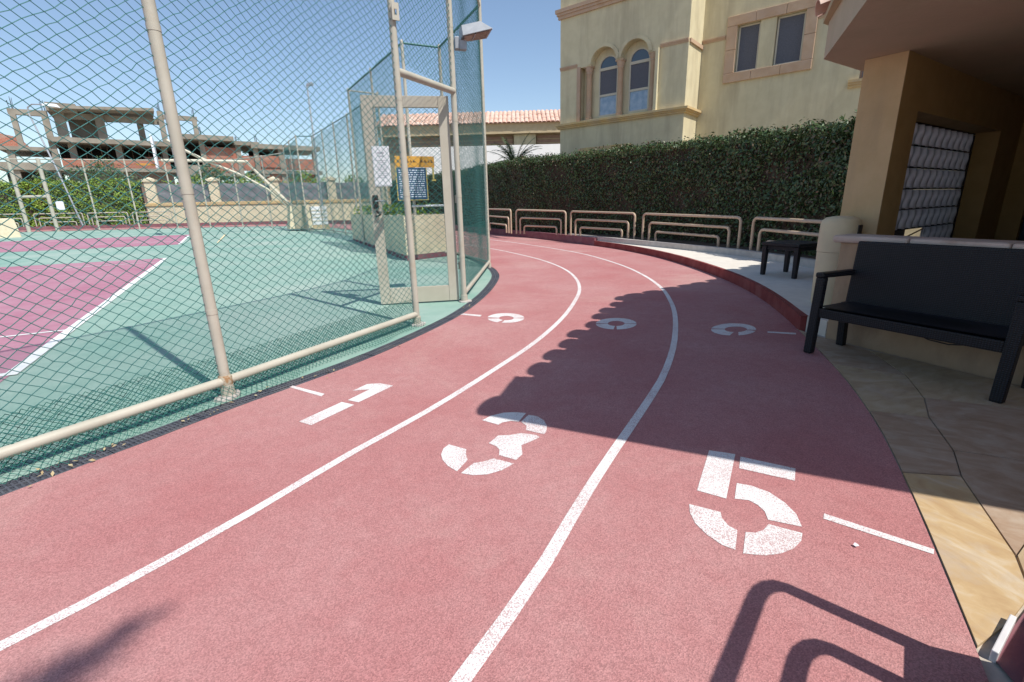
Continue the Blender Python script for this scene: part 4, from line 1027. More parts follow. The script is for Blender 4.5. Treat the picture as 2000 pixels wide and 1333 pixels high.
# paired casement with its stone surround, laid stone by stone
sx0, sx1, sz0, sz1 = 6.06, 8.78, 5.36, 7.46
ix0, ix1, iz0, iz1 = 6.40, 8.45, 5.66, 7.15
for k in range(3):
    a = sx0 + (sx1-sx0)*k/3; b = sx0 + (sx1-sx0)*(k+1)/3
    MB().box(a+0.004, b-0.004, BD-0.085, BD+0.05, iz1+0.002, sz1).build('surround_stone', M['vstone'], villa, bevel=0.012)
    MB().box(a+0.004, b-0.004, BD-0.085, BD+0.05, sz0, iz0-0.002).build('surround_stone', M['vstone'], villa, bevel=0.012)
for k in range(2):
    a = iz0 + (iz1-iz0)*k/2; b = iz0 + (iz1-iz0)*(k+1)/2
    MB().box(sx0, ix0-0.002, BD-0.083, BD+0.05, a+0.004, b-0.004).build('surround_stone', M['vstone'], villa, bevel=0.012)
    MB().box(ix1+0.002, sx1, BD-0.083, BD+0.05, a+0.004, b-0.004).build('surround_stone', M['vstone'], villa, bevel=0.012)
MB().box(7.13, 7.60, BD-0.02, BD+0.2, iz0, iz1).build('mullion', M['villa'], villa)
for a, b in ((ix0+0.02, 7.11), (7.62, ix1-0.02)):
    f = wall_holes([(a, iz0+.01), (b, iz0+.01), (b, iz1-.01), (a, iz1-.01)], [[(a+.05, iz0+.06), (b-.05, iz0+.06), (b-.05, iz1-.06), (a+.05, iz1-.06)]], BD+0.10, BD+0.15).build('window', M['winframe'], villa)
    MB().box(a+.05, b-.05, BD+0.12, BD+0.13, iz0+.06, iz1-.06).build('screen', M['screen'], f)
    MB().box(a+.03, b-.03, BD+0.155, BD+0.165, iz0+.04, iz1-.04).build('pane', M['glass'], f)
moulding('sill', 9.85, 11.9, BD, 4.62, 4.84, 0.16, 'ledge')
f = wall_holes([(10.1, 4.86), (11.6, 4.86), (11.6, 6.9), (10.1, 6.9)], [[(10.16, 4.92), (11.54, 4.92), (11.54, 6.84), (10.16, 6.84)]], BD+0.15, BD+0.2).build('window', M['brownwood'], villa)
MB().box(10.16, 11.54, BD+0.17, BD+0.18, 4.92, 6.84).build('pane', M['glass'], f)
f = wall_holes([(1.2, 9.35), (4.0, 9.35), (4.0, 11.2), (1.2, 11.2)], [[(1.27, 9.42), (2.55, 9.42), (2.55, 11.1), (1.27, 11.1)], [(2.65, 9.42), (3.93, 9.42), (3.93, 11.1), (2.65, 11.1)]], 0.15, 0.2).build('window', M['winframe'], villa)
MB().box(1.25, 3.95, 0.17, 0.18, 9.4, 11.15).build('pane', M['glass'], f)

# ================================================================== HEDGE ALONG THE TRACK
HF = resample(spline([(-9.5, 39.5), (-5.4, 32.4), (-2.4, 27.0), (-0.85, 23.7), (0.75, 20.0), (2.55, 17.8), (4.15, 14.8), (5.42, 11.0), (5.66, 8.9), (5.70, 8.3)]), 0.25)
HH = lambda p: float(np.interp(p[1], [6, 8.5, 11, 14.7, 18, 24, 40], [2.42, 2.50, 2.66, 2.88, 3.02, 3.18, 3.30]))
hn = normals(HF)
hedge = thing('hedge', 'tall clipped dark green hedge behind the nested tube railings', 'hedge', (float(HF[60][0]), float(HF[60][1]), 0))
ho = ORIGIN[hedge.name]
core = MB()
prof = [(0.14, 0.2), (0.10, 0.5), (0.16, 0.9), (0.16, 1.0)]
for i in range(len(HF)-1):
    V = []
    for j in (i, i+1):
        p = HF[j]; n = hn[j]; h = HH(p)
        for o_2, z in ((0.16, 0.15), (0.12, h*0.5), (0.15, h-0.16), (1.15, h-0.16), (1.15, 0.15)):
            q_ = p + n*o_2; V.append((q_[0]-ho[0], q_[1]-ho[1], z))
    core.add(V, [(k, k+5, k+6, k+1) for k in range(4)])
core.build('branches', M['hedgecore'], hedge)
N = 105000
ti = nrs.uniform(0, 1, N)**1.25; ti = (1 - ti)*(len(HF)-1)           # denser towards the near end
i0 = np.floor(ti).astype(int).clip(0, len(HF)-2); fr = ti - i0
base = HF[i0]*(1-fr)[:, None] + HF[i0+1]*fr[:, None]; nn2 = hn[i0]
hh = np.interp(base[:, 1], [6, 8.5, 11, 14.7, 18, 24, 40], [2.42, 2.50, 2.66, 2.88, 3.02, 3.18, 3.30])
lump = 0.06*np.sin(ti*0.9) + 0.05*np.sin(ti*2.3+1) + 0.04*np.sin(ti*0.31)
top = nrs.uniform(0, 1, N) < 0.30
z = np.where(top, hh + lump*0.8 + nrs.normal(-0.05, 0.06, N), 0.22 + (hh-0.22)*nrs.uniform(0, 1, N)**0.9)
patch = np.sin(base[:, 0]*2.1 + z*3.0)*np.sin(z*2.2 + base[:, 1]*1.3)
off = np.where(top, nrs.uniform(-0.05, 1.2, N), 0.06 + 0.05*patch + 0.04*np.sin(ti*1.3 + z*4) + nrs.normal(0, 0.05, N))
pts = np.stack([base[:, 0] + nn2[:, 0]*off - ho[0], base[:, 1] + nn2[:, 1]*off - ho[1], z], 1)
keep = top | (nrs.uniform(0, 1, N) < 0.72 + 0.28*(z/hh)) & ~((patch > 0.62) & (nrs.uniform(0, 1, N) < 0.5))
nr3 = np.where(top[:, None], np.array([0, 0, 1.0]), np.stack([-nn2[:, 0], -nn2[:, 1], np.full(N, 0.35)], 1))
leaves('foliage', pts[keep], nr3[keep], 0.042, M['hedge'], hedge, 0.75)
# stray shoots above the clipped top
sN = 900; si = nrs.randint(0, len(HF)-1, sN); sb = HF[si]; so_ = nrs.uniform(0, 1.0, sN)
spx = np.stack([sb[:, 0] + hn[si, 0]*so_ - ho[0], sb[:, 1] + hn[si, 1]*so_ - ho[1], np.interp(sb[:, 1], [6, 8.5, 11, 14.7, 18, 24, 40], [2.42, 2.50, 2.66, 2.88, 3.02, 3.18, 3.30]) + np.abs(nrs.normal(0.04, 0.05, sN))], 1)
leaves('shoots', spx, np.tile([0, 0, 1.0], (sN, 1)), 0.05, M['hedge'], hedge, 1.2)

# ================================================================== TILED HOUSE, WHITE WALL AND PALM BEHIND
house = thing('tiled_house', 'low house with clay tile roof between the fence and the villa', 'building', (0.88, 45.0, 0), math.radians(-1.1))
MB().box(-12, 12, 0, 8, 0, 8.0).build('wall', M['tan'], house)
MB().box(-12, 12, -0.9, -0.002, 7.25, 8.05).build('eave', M['tan'], house)
for a, b in ((-11.5, -0.35), (1.75, 9)):
    sh = MB().box(a, b, -0.12, -0.003, 6.0, 7.15).build('shutter', M['brownwood'], house)
    sl = MB()
    for k in range(3): sl.box(a, b, -0.17, -0.121, 6.15+k*0.33, 6.15+k*0.33+0.06)
    sl.build('slat', M['tan'], sh)
MB().box(-0.25, 1.65, -0.5, -0.004, 5.5, 7.22).build('pier', M['villa'], house)
MB().add([(-12.2, -1.1, 8.06), (12.2, -1.1, 8.06), (12.2, 1.75, 9.42), (-12.2, 1.75, 9.42), (-12.2, 1.75, 8.06), (12.2, 1.75, 8.06)], [(0,1,2,3), (2,5,4,3), (0,4,5,1), (1,5,2), (0,3,4)]).build('roof', M['tile'], house)
hp_ = None; tm = tile_mesh(1.12, 0.18)
for r in range(3):
    for i in range(64):
        if hp_ is None: hp_ = tm.build('roof_tile', M['tile'], house, smooth=True); o = hp_
        else: o = hp_.copy(); C.objects.link(o); o.parent = house
        o.location = (-12.0 + i*0.378, -1.18 + r*1.04*0.902 + rnd.uniform(-.02, .02), 8.06 + r*1.04*0.431 + rnd.uniform(-.012, .012)); o.rotation_euler = (math.radians(25.5), 0, rnd.uniform(-.02, .02))
ww = tag(MB().box(-9, 9, 0, 0.25, 0, 6.2).build('white_wall', M['white']), 'plain white wall beneath the tiled roof, behind the palm', 'wall')
ww.location = (0.9, 43.0, 0)

prnd = random.Random(5)
def frond(mb, base, az, el, L, droop, n=14, w=0.05, llen=0.42):
    """A feather frond: an arching rib with leaflets on both sides."""
    pts = []
    p = Vector(base); d = Vector((math.cos(az)*math.cos(el), math.sin(az)*math.cos(el), math.sin(el)))
    side = Vector((-math.sin(az), math.cos(az), 0))
    for i in range(n+1):
        pts.append(p.copy()); p = p + d*(L/n); d = (d + Vector((0, 0, -droop/n))).normalized()
    mb.tube(pts, 0.022, 4, r2=0.005)
    for i in range(2, n+1):
        t = i/n; ll = llen*math.sin(math.pi*min(1, 0.18 + 0.78*t))
        dd = (pts[i]-pts[i-1]).normalized()
        for s_ in (1, -1):
            for k in range(2):
                b = pts[i-1].lerp(pts[i], k*0.5)
                tip = b + side*s_*ll*0.72 + dd*ll*0.6 + Vector((0, 0, -ll*0.18 + prnd.uniform(-.05, .05)))
                mb.add([b - dd*w*0.4, b + dd*w*0.4, tip], [(0, 1, 2)])
def palm(loc_, h, nf, L, label, r=0.16, group=None, el0=20, extra=()):
    t = thing('palm_tree', label, 'palm tree', loc_, 0, group)
    pr = []; k = 0
    z = 0.0
    while z < h:
        pr += [(r*(1.12 - 0.25*z/h), z), (r*(0.98 - 0.25*z/h), z + 0.1)]; z += 0.2
    MB().lathe(pr, 10).build('trunk', M['trunk'], t)
    mb = MB()
    for i in range(nf):
        frond(mb, (0, 0, h), 2*math.pi*i*0.382 + prnd.uniform(-.2, .2), math.radians(prnd.uniform(el0, 80)), L*prnd.uniform(0.8, 1.1), prnd.uniform(0.9, 1.7))
    for a_, e_, l_ in extra: frond(mb, (0, 0, h), math.radians(a_), math.radians(e_), l_, 1.1, n=24, w=0.08)
    stuff(mb.build('crown', M['palm'], t))
    return t
palm((0.40, 27.5, 0), 3.35, 44, 1.9, 'small palm in front of the white wall behind the hedge', 0.13, el0=18)

# ================================================================== FURNITURE ON THE RIGHT
bx_, by_ = np.array([0.431, -0.902]), np.array([0.902, 0.431])
bench = thing('bench', 'black woven two seat bench against the terrace wall', 'bench', (2.57, 3.91, 0.005), math.atan2(bx_[1], bx_[0]))
BL = 1.235
for x in (0.0, BL):
    s_ = 1 if x == 0 else -1
    MB().add([(x-.034, -.02, 0), (x+.034, -.02, 0), (x+.034, .045, 0), (x-.034, .045, 0), (x-.036, .01, .655), (x+.036, .01, .655), (x+.036, .075, .655), (x-.036, .075, .655)],
             [(3,2,1,0), (4,5,6,7), (0,1,5,4), (1,2,6,5), (2,3,7,6), (3,0,4,7)]).build('leg', M['wicker'], bench, bevel=0.012)
    MB().add([(x-.032, .44, 0), (x+.032, .44, 0), (x+.032, .50, 0), (x-.032, .50, 0), (x-.032, .41, .40), (x+.032, .41, .40), (x+.032, .47, .40), (x-.032, .47, .40)],
             [(3,2,1,0), (4,5,6,7), (0,1,5,4), (1,2,6,5), (2,3,7,6), (3,0,4,7)]).build('leg', M['wicker'], bench, bevel=0.010)
    MB().add([(x-.036, .00, .652), (x+.036, .00, .652), (x+.036, .485, .640), (x-.036, .485, .640), (x-.036, .00, .695), (x+.036, .00, .695), (x+.036, .485, .688), (x-.036, .485, .688)],
             [(3,2,1,0), (4,5,6,7), (0,1,5,4), (1,2,6,5), (2,3,7,6), (3,0,4,7)]).build('armrest', M['wicker'], bench, bevel=0.012)
st = MB(); nx = 24
vs, fs = [], []
for j in range(7):
    for i in range(nx+1):
        u = i/nx; v = j/6
        vs.append((0.03 + (BL-.06)*u, 0.005 + 0.43*v, 0.415 - 0.012*math.sin(math.pi*u)*math.sin(math.pi*v)))
for j in range(6):
    for i in range(nx): a = j*(nx+1)+i; fs.append((a, a+1, a+nx+2, a+nx+1))
st.add(vs, fs); st.box(0.035, BL-.035, 0.008, 0.43, 0.32, 0.398)
st.build('seat', M['wicker'], bench, bevel=0.006)
def slab_back():
    mb = MB(); x0, x1 = 0.005, BL-.005
    q1, q2 = (0.405, 0.36), (0.452, 0.930)
    t = 0.034; vs, fs = [], []
    n = 12
    for i in range(n+1):
        u = i/n; x = x0 + (x1-x0)*u; b = -0.010*math.sin(math.pi*u)
        vs += [(x, q1[0]-b, q1[1]), (x, q2[0]-b, q2[1]), (x, q2[0]+t, q2[1]), (x, q1[0]+t, q1[1])]
    for i in range(n):
        a = i*4; fs += [(a, a+4, a+5, a+1), (a+1, a+5, a+6, a+2), (a+2, a+6, a+7, a+3), (a+3, a+7, a+4, a)]
    fs += [(0, 1, 2, 3), (n*4+3, n*4+2, n*4+1, n*4)]
    return mb.add(vs, fs)
slab_back().build('backrest', M['wicker'], bench, bevel=0.014)
MB().tube([(0.70, 0.10, 0.322), (0.78, 0.09, 0.296), (0.90, 0.085, 0.290), (1.02, 0.09, 0.315)], 0.005, 6).build('loose_strand', M['blackplastic'], bench)

ta = math.radians(-66); table = thing('side_table', 'small square black side table on the pale pavement', 'table', (4.33, 7.30, 0.155), ta)
TS = 0.30
MB().box(-TS-.01, TS+.01, -TS-.01, TS+.01, 0.455, 0.505).build('tabletop', M['wicker'], table, bevel=0.01)
MB().box(-TS+.02, TS-.02, -TS+.02, TS-.02, 0.395, 0.453).build('apron', M['wicker'], table, bevel=0.005)
for sx in (-1, 1):
    for sy in (-1, 1):
        x, y = sx*(TS-.035), sy*(TS-.035)
        MB().add([(x-.028, y-.028, 0), (x+.028, y-.028, 0), (x+.028, y+.028, 0), (x-.028, y+.028, 0), (x-.036, y-.036, .45), (x+.036, y-.036, .45), (x+.036, y+.036, .45), (x-.036, y+.036, .45)],
                 [(3,2,1,0), (4,5,6,7), (0,1,5,4), (1,2,6,5), (2,3,7,6), (3,0,4,7)]).build('leg', M['wicker'], table, bevel=0.006)

binn = thing('bin', 'tall rounded cream plastic bin between the side table and the wall', 'bin', (3.555, 5.19, 0.155), math.radians(-55))
MB().lathe([(0.165, 0.0), (0.172, 0.02), (0.178, 0.30), (0.182, 0.56), (0.182, 0.575)], 28).build('body', M['bin'], binn, smooth=True)
lid = MB().lathe([(0.186, 0.578), (0.187, 0.70), (0.185, 0.86), (0.175, 0.905), (0.14, 0.935), (0.06, 0.95)], 28).build('lid', M['bin'], binn, smooth=True)
hd = MB()
hd.box(0.150, 0.192, -0.045, 0.045, 0.74, 0.86)
hd.build('flap', M['darkmetal'], lid, bevel=0.005)
bk = MB().tube([(2.985, 4.16, .33), (2.93, 4.19, .325), (2.99, 4.12, .345)], 0.004, 5).build('wall_hook', M['darkmetal'], twall, world=False)
bk.matrix_parent_inverse = Matrix.Rotation(-math.atan2(td[1], td[0]), 4, 'Z') @ Matrix.Translation((-float(tw0[0]), -float(tw0[1]), 0))

# ================================================================== INSIDE AND BEHIND THE COURT
pw = thing('planter', 'long cream planter box beyond the open gate', 'planter', (-2.57, 11.93, 0))
po = ORIGIN[pw.name]
pp = [(-2.57, 11.93), (-1.58, 12.99), (-4.9, 19.0), (-6.35, 19.66)]
pin = [(-2.62, 12.12), (-1.80, 13.0), (-4.95, 18.75), (-6.15, 19.35)]
ring = MB()
pl = [(x-po[0], y-po[1]) for x, y in pp]; pi2 = [(x-po[0], y-po[1]) for x, y in pin]
for i in range(4):
    j = (i+1) % 4
    q4 = [pl[i], pl[j], pi2[j], pi2[i]]
    ring.add([(*p, 0.16) for p in q4] + [(*p, 1.12) for p in q4], [(4,5,6,7), (0,1,5,4), (2,3,7,6)])
ring.build('wall', M['planter'], pw)
MB().prism([(x*1.0, y*1.0) for x, y in pl], -0.03, 0.158).build('plinth', M['maroon'], pw)
MB().prism(pi2, 0.9, 1.03).build('soil', M['soil'], pw)
npb = 900; tt = nrs.uniform(0, 1, npb); ww_ = nrs.uniform(0, 1, npb)
a0, a1, a2, a3 = [np.array(p) for p in pi2]
pbp = (a0*(1-tt)[:, None] + a3*tt[:, None])*(1-ww_)[:, None] + (a1*(1-tt)[:, None] + a2*tt[:, None])*ww_[:, None]
pbm = MB()
for x, y in pbp:
    r_ = rnd.uniform(.03, .075); z_ = 1.03 + r_*0.4
    pbm.add([(x-r_, y, z_), (x, y-r_, z_), (x+r_, y, z_), (x, y+r_, z_), (x, y, z_+r_*0.8), (x, y, z_-r_*0.7)], [(0,1,4), (1,2,4), (2,3,4), (3,0,4), (1,0,5), (2,1,5), (3,2,5), (0,3,5)])
stuff(pbm.build('pebbles', M['pebble'], pw))
lp = np.concatenate([pbp[:260] + nrs.normal(0, .04, (260, 2))]*3); lz = nrs.uniform(1.06, 1.42, len(lp))
leaves('plants', np.stack([lp[:, 0], lp[:, 1], lz], 1), np.tile([0, 0, 1.0], (len(lp), 1)), 0.07, M['hedgelit'], pw, 0.9)
hand = tag(MB().tube([(-2.45, 12.5, 1.34), (-1.5, 13.02, 1.34)], 0.028, 10).build('handrail', M['board'], smooth=True), 'white pipe handrail above the planter seen through the gate', 'handrail')

sg = thing('sign_board', 'orange headed blue notice board on the fence behind the gate', 'sign', (-2.37, 12.46, 0), math.atan2(0.36, 0.82))
MB().box(-0.42, 0.56, -0.05, -0.03, 2.26, 2.52).build('header', M['orange'], sg, bevel=0.004)
tx = MB()
x = -0.36
while x < 0.50:
    w_ = rnd.uniform(.035, .075); h_2 = rnd.uniform(.05, .08)
    if abs(x - 0.08) > 0.05: tx.box(x, x+w_*0.45, -0.053, -0.0505, 2.40-h_2/2, 2.40+h_2/2); tx.box(x, x+w_, -0.0532, -0.0507, 2.38, 2.395)
    x += w_ + 0.025
tx.build('lettering', M['darktext'], sg)
MB().box(-0.40, 0.33, -0.048, -0.03, 1.50, 2.25).build('panel', M['bluepanel'], sg)
tx = MB()
for k in range(13):
    z = 2.18 - k*0.052; x = -0.35
    while x < 0.27:
        w_ = rnd.uniform(.03, .10); tx.box(x, min(.29, x+w_), -0.0515, -0.0485, z, z+0.024); x += w_ + 0.022
tx.build('lettering', M['signtext'], sg)
fr_ = MB()
for x in (-0.42, 0.335): fr_.box(x, x+0.02, -0.052, -0.028, 1.48, 2.255)
fr_.box(-0.40, 0.335, -0.052, -0.028, 1.48, 1.498); fr_.box(0.50, 0.54, -0.05, -0.03, 1.98, 2.258); fr_.box(0.47, 0.58, -0.052, -0.028, 1.94, 1.978)
fr_.build('frame', M['gold'], sg)

# basketball stand seen from the side
hoop = thing('basketball_stand', 'cream basketball stand with long cantilever arm at the court edge', 'basketball stand', (-12.2, 29.2, 0.16), math.radians(33))
hb = MB(); hb.add([(-.95, -.5, .12), (.35, -.5, .12), (.35, .5, .12), (-.95, .5, .12), (-.75, -.45, 1.4), (.25, -.45, 1.4), (.25, .45, 1.4), (-.75, .45, 1.4)], [(3,2,1,0), (4,5,6,7), (0,1,5,4), (1,2,6,5), (2,3,7,6), (3,0,4,7)])
hb.build('base', M['planter'], hoop, bevel=0.03)
bs = MB().box(0.36, 1.25, -.45, .45, .30, 1.35).build('ballast_box', M['board'], hoop, bevel=0.02)
for k in range(4): MB().box(0.365, 1.24, -.475, -.452, .50+k*.2, .56+k*.2).build('slat', M['hoop'], bs)
MB().box(0.36, 1.3, -.46, .46, .02, .285).build('skirt', M['tan'], hoop)
MB().tube([(-0.6, 0, 1.38), (-1.9, 0, 2.95), (-2.55, 0, 3.78)], 0.07, 8).build('mast', M['hoop'], hoop, smooth=True)
MB().tube([(-0.45, .3, 1.38), (-1.75, .3, 2.9), (-2.5, .3, 3.74)], 0.05, 8).build('mast', M['hoop'], hoop, smooth=True)
MB().tube([(-2.5, 0, 3.80), (-4.2, 0, 3.80), (-6.4, 0, 3.76)], 0.075, 8).build('arm', M['hoop'], hoop, smooth=True)
MB().tube([(-0.75, .1, 1.35), (-1.7, .1, 2.35), (-2.9, .1, 3.1), (-3.9, .1, 3.55), (-4.7, .1, 3.95), (-5.4, .1, 4.35), (-6.0, .1, 4.75)], 0.07, 8).build('brace', M['hoop'], hoop, smooth=True)
MB().box(-6.65, -6.55, -0.9, 0.9, 3.35, 4.85).build('backboard', M['board'], hoop, bevel=0.01)
rim = MB(); rim.tube([(-7.15 + .32*math.cos(a), .32*math.sin(a), 3.55) for a in np.linspace(0, 2*math.pi, 17)], 0.02, 6, caps=False); rim.box(-6.84, -6.65, -.06, .06, 3.5, 3.58)
rim.build('rim', M['orange'], hoop)

# street lamps
l1 = thing('street_lamp', 'slim steel street lamp standing beyond the middle of the court', 'street lamp', (-12.9, 34.2, 0.1))
MB().tube([(0, 0, 0), (0, 0, 9.0)], 0.075, 10, r2=0.045).build('pole', M['post'], l1, smooth=True)
MB().add([(-.06, -.08, 8.95), (.42, -.14, 9.02), (.42, .14, 9.02), (-.06, .08, 8.95), (0, -.05, 9.12), (.36, -.08, 9.20), (.36, .08, 9.20), (0, .05, 9.12)], [(3,2,1,0), (4,5,6,7), (0,1,5,4), (1,2,6,5), (2,3,7,6), (3,0,4,7)]).build('lamp_head', M['grey'], l1, bevel=0.02)
l2 = thing('street_lamp', 'bent arm street lamp in front of the unfinished building', 'street lamp', (-32.9, 37.5, 0.35))
MB().tube([(0.3, 0, 0), (-0.6, 0, 4.5), (-1.5, 0, 8.2), (-1.45, 0, 8.55), (-1.1, 0, 8.75), (-0.2, 0, 8.72)], 0.06, 8, r2=0.04).build('pole', M['post'], l2, smooth=True)
MB().add([(-.3, -.14, 8.62), (.75, -.2, 8.5), (.75, .2, 8.5), (-.3, .14, 8.62), (-.25, -.1, 8.82), (.6, -.12, 8.72), (.6, .12, 8.72), (-.25, .1, 8.82)], [(3,2,1,0), (4,5,6,7), (0,1,5,4), (1,2,6,5), (2,3,7,6), (3,0,4,7)]).build('lamp_head', M['board'], l2, bevel=0.02)

# cream bollard block at the left edge, with a pale box on a post
blk = thing('cream_block', 'cream concrete block at the left end of the far track', 'block', (-27.6, 26.6, 0.28), math.radians(-40))
MB().add([(-1.4, -.6, -.1), (1.0, -.6, -.1), (1.0, .6, -.1), (-1.4, .6, -.1), (-1.3, -.5, 1.0), (.85, -.5, 1.0), (.85, .5, 1.0), (-1.3, .5, 1.0)], [(3,2,1,0), (4,5,6,7), (0,1,5,4), (1,2,6,5), (2,3,7,6), (3,0,4,7)]).build('block', M['planter'], blk, bevel=0.04)
ub = thing('utility_box', 'pale box on a post above the cream block', 'utility box', (-28.8, 26.6, 0.28))
MB().tube([(0, 0, 0), (0, 0, 2.0)], 0.22, 8).build('post', M['pipe'], ub); MB().box(-.4, .4, -.3, .3, 1.95, 2.75).build('box', M['board'], ub, bevel=0.05)
nw = thing('notice', 'small white notice on the far fence before the bright hedge', 'notice', (-30.1, 33.25, 1.75), math.radians(14))
MB().box(-.22, .22, -.03, 0, 0, .55).build('sheet', M['paper'], nw)

# railings, bright hedge and boundary wall beyond the far bend
R2 = 'nested tube railings on the far bend'
for k, (p, q, lab) in enumerate((((-38.9, 35.2), (-35.9, 36.6), 'far bend railing bay partly behind the cream block'), ((-35.5, 36.8), (-32.7, 37.75), 'far bend railing bay left of the middle, below the bright hedge'),
                                 ((-32.4, 37.85), (-29.9, 38.6), 'far bend railing bay at the right end of the bright hedge'), ((-29.6, 38.7), (-27.0, 39.4), 'far bend railing bay before the cream boundary wall'))):
    rail_frames(p, q, gz(*p) + 0.2, gz(*p) + 1.14, gz(*p) + 1.14, 0.040, R2, lab, m='pipe')
def block_hedge(name, label, p, q, w, z0, z1, n, size, mat_, cat='hedge', lump_=0.12):
    p, q = np.array(p, float), np.array(q, float); L = np.hypot(*(q-p)); d = (q-p)/L; nv = np.array([-d[1], d[0]])
    t = thing(name, label, cat, (float(p[0]), float(p[1]), z0), math.atan2(d[1], d[0]))
    MB().box(0.15, L-0.15, 0.15, w-0.15, 0, z1-z0-0.25).build('branches', M['hedgecore'], t)
    u = nrs.uniform(0, L, n); h = z1-z0
    tp = nrs.uniform(0, 1, n) < 0.3
    z = np.where(tp, h + lump_*np.sin(u*1.7) + lump_*np.sin(u*4.1) + nrs.normal(0, lump_*0.7, n), nrs.uniform(0, h, n))
    y = np.where(tp, nrs.uniform(0, w, n), 0.06 + 0.10*np.sin(u*2.3+z*3) + nrs.normal(0, 0.07, n))
    nn3 = np.where(tp[:, None], np.array([0, 0, 1.0]), np.array([0, -1.0, 0.4]))
    leaves('foliage', np.stack([u, y, z], 1), nn3, size, M[mat_], t, 0.8)
    return t
block_hedge('hedge', 'bright green sunlit hedge below the unfinished building', (-42.5, 34.6), (-29.4, 39.8), 1.3, 0.3, 3.80, 15000, 0.10, 'hedgelit')
bwl = thing('boundary_wall', 'cream boundary wall with capped pillars and grey shade cloth', 'wall', (-29.2, 39.9, 0.2), math.atan2(5.2, 17.0))
BLn = math.hypot(17, 5.2) + 9
MB().box(0, BLn, 0, 0.4, -0.2, 1.72).build('wall', M['planter'], bwl)
MB().box(-.1, BLn, -.08, .48, 1.722, 1.98).build('coping', M['ledge'], bwl, bevel=0.03)
for k, u in enumerate((0.5, 5.0, 9.6, 14.2, 18.8, 23.4)):
    pl2 = MB().box(u-.36, u+.36, -.02, .42, 1.982, 3.62).build('pillar', M['planter'], bwl)
    pc_ = MB().box(u-.46, u+.46, -.12, .52, 3.622, 3.80); pc_.add([(u-.38, -.05, 3.80), (u+.38, -.05, 3.80), (u+.38, .45, 3.80), (u-.38, .45, 3.80), (u, .2, 3.98)], [(0,1,4), (1,2,4), (2,3,4), (3,0,4)])
    pc_.build('pillar_cap', M['planter'], bwl)
    if u < 20:
        mb = MB(); vs, fs = [], []; n1, n2 = 16, 6
        for j in range(n2+1):
            for i in range(n1+1):
                x = u + .37 + (4.6 - .76)*i/n1 if k else u + .37 + (4.5-.76)*i/n1
                vs.append((x, 0.2 + 0.05*math.sin(i*0.9 + j*1.7) + 0.03*math.sin(j*2.4), 1.99 + 1.45*j/n2 + (0.05*math.sin(i*0.8+k) if j == n2 else 0)))
        for j in range(n2):
            for i in range(n1): a = j*(n1+1)+i; fs.append((a, a+1, a+n1+2, a+n1+1))
        mb.add(vs, fs).build('shade_cloth', M['shade'], bwl, smooth=True)
G3 = 'garden shrubs behind the boundary wall'
for k, (u, lab) in enumerate(((2.8, 'garden shrub showing over the wall between the first two pillars'), (7.4, 'garden shrub showing over the grey cloth right of the second pillar'), (12.0, 'garden shrub showing over the wall behind the basketball stand'), (16.6, 'garden shrub seen through the stepped fence beside the street lamp'), (21.5, 'garden shrub seen through the stepped fence by the gate'))):
    a_ = math.atan2(5.2, 17.0); px_, py_ = -29.2 + u*math.cos(a_) - 1.6*math.sin(a_), 39.9 + u*math.sin(a_) + 1.6*math.cos(a_)
    t = thing('shrub', lab, 'shrub', (px_, py_, 0.2), a_, G3)
    MB().tube([(0, 0, 0), (0.1, 0, 2.2)], 0.07, 6).build('stem', M['trunk'], t)
    n = 2600; v = nrs.normal(0, 1, (n, 3)); v /= np.linalg.norm(v, axis=1)[:, None]; rr = nrs.uniform(0.55, 1.05, n)[:, None]
    pt = v*rr*np.array([2.3, 1.0, 1.35]) + np.array([0, 0, 2.6 + 0.2*(k % 3)]); pt[:, 2] += 0.3*np.sin(pt[:, 0]*2.4 + k)
    leaves('crown', pt, v, 0.11, M['hedgelit'], t, 0.8)

# ================================================================== UNFINISHED BUILDINGS FAR LEFT
ua = math.atan2(0.597, 0.802)
UB = thing('unfinished_building', 'unfinished concrete frame villa with red brick infill on the left', 'building', (-47.8, 64.15, 0), ua)
def ubox(name, x0, x1, z0, z1, m, y0=0.0, y1=13.0): return MB().box(x0, x1, y0, y1, z0, z1).build(name, M[m], UB)
ubox('roof_slab', -6.6, -3.9, 13.1, 14.0, 'concrete', -0.4, 6)
MB().add([(-6.3, -1.2, 13.25), (3.6, -1.2, 13.75), (3.6, 9, 13.75), (-6.3, 9, 13.25), (-6.3, -1.2, 13.55), (3.6, -1.2, 14.1), (3.6, 9, 14.1), (-6.3, 9, 13.55)], [(3,2,1,0), (4,5,6,7), (0,1,5,4), (1,2,6,5), (2,3,7,6), (3,0,4,7)]).build('roof_slab', M['concrete'], UB)
ubox('beam', -5.2, 4.3, 12.55, 13.24, 'concrete', 1.2, 1.6)
ubox('beam', -9.9, -6.61, 12.5, 13.1, 'concrete', 0, .5); ubox('beam', 4.4, 8.2, 13.1, 13.65, 'concrete', 0, .5)
ubox('floor_slab', -7.1, 5.8, 9.75, 10.3, 'concrete', -0.5, 9); ubox('floor_slab', 5.81, 12.0, 10.75, 11.35, 'concrete', -0.8, 9); ubox('floor_slab', 12.01, 15.2, 10.35, 10.85, 'concrete', -0.3, 8)
ubox('floor_slab', -11.5, -7.11, 8.7, 9.1, 'concrete', -0.3, 8)
ubox('floor_slab', -7.1, 5.0, 6.55, 6.95, 'concrete', -0.6, 9); ubox('floor_slab', 5.01, 16, 6.2, 6.6, 'concrete', -0.2, 8); ubox('floor_slab', -12, -7.11, 6.6, 7.4, 'concrete', -0.3, 8)
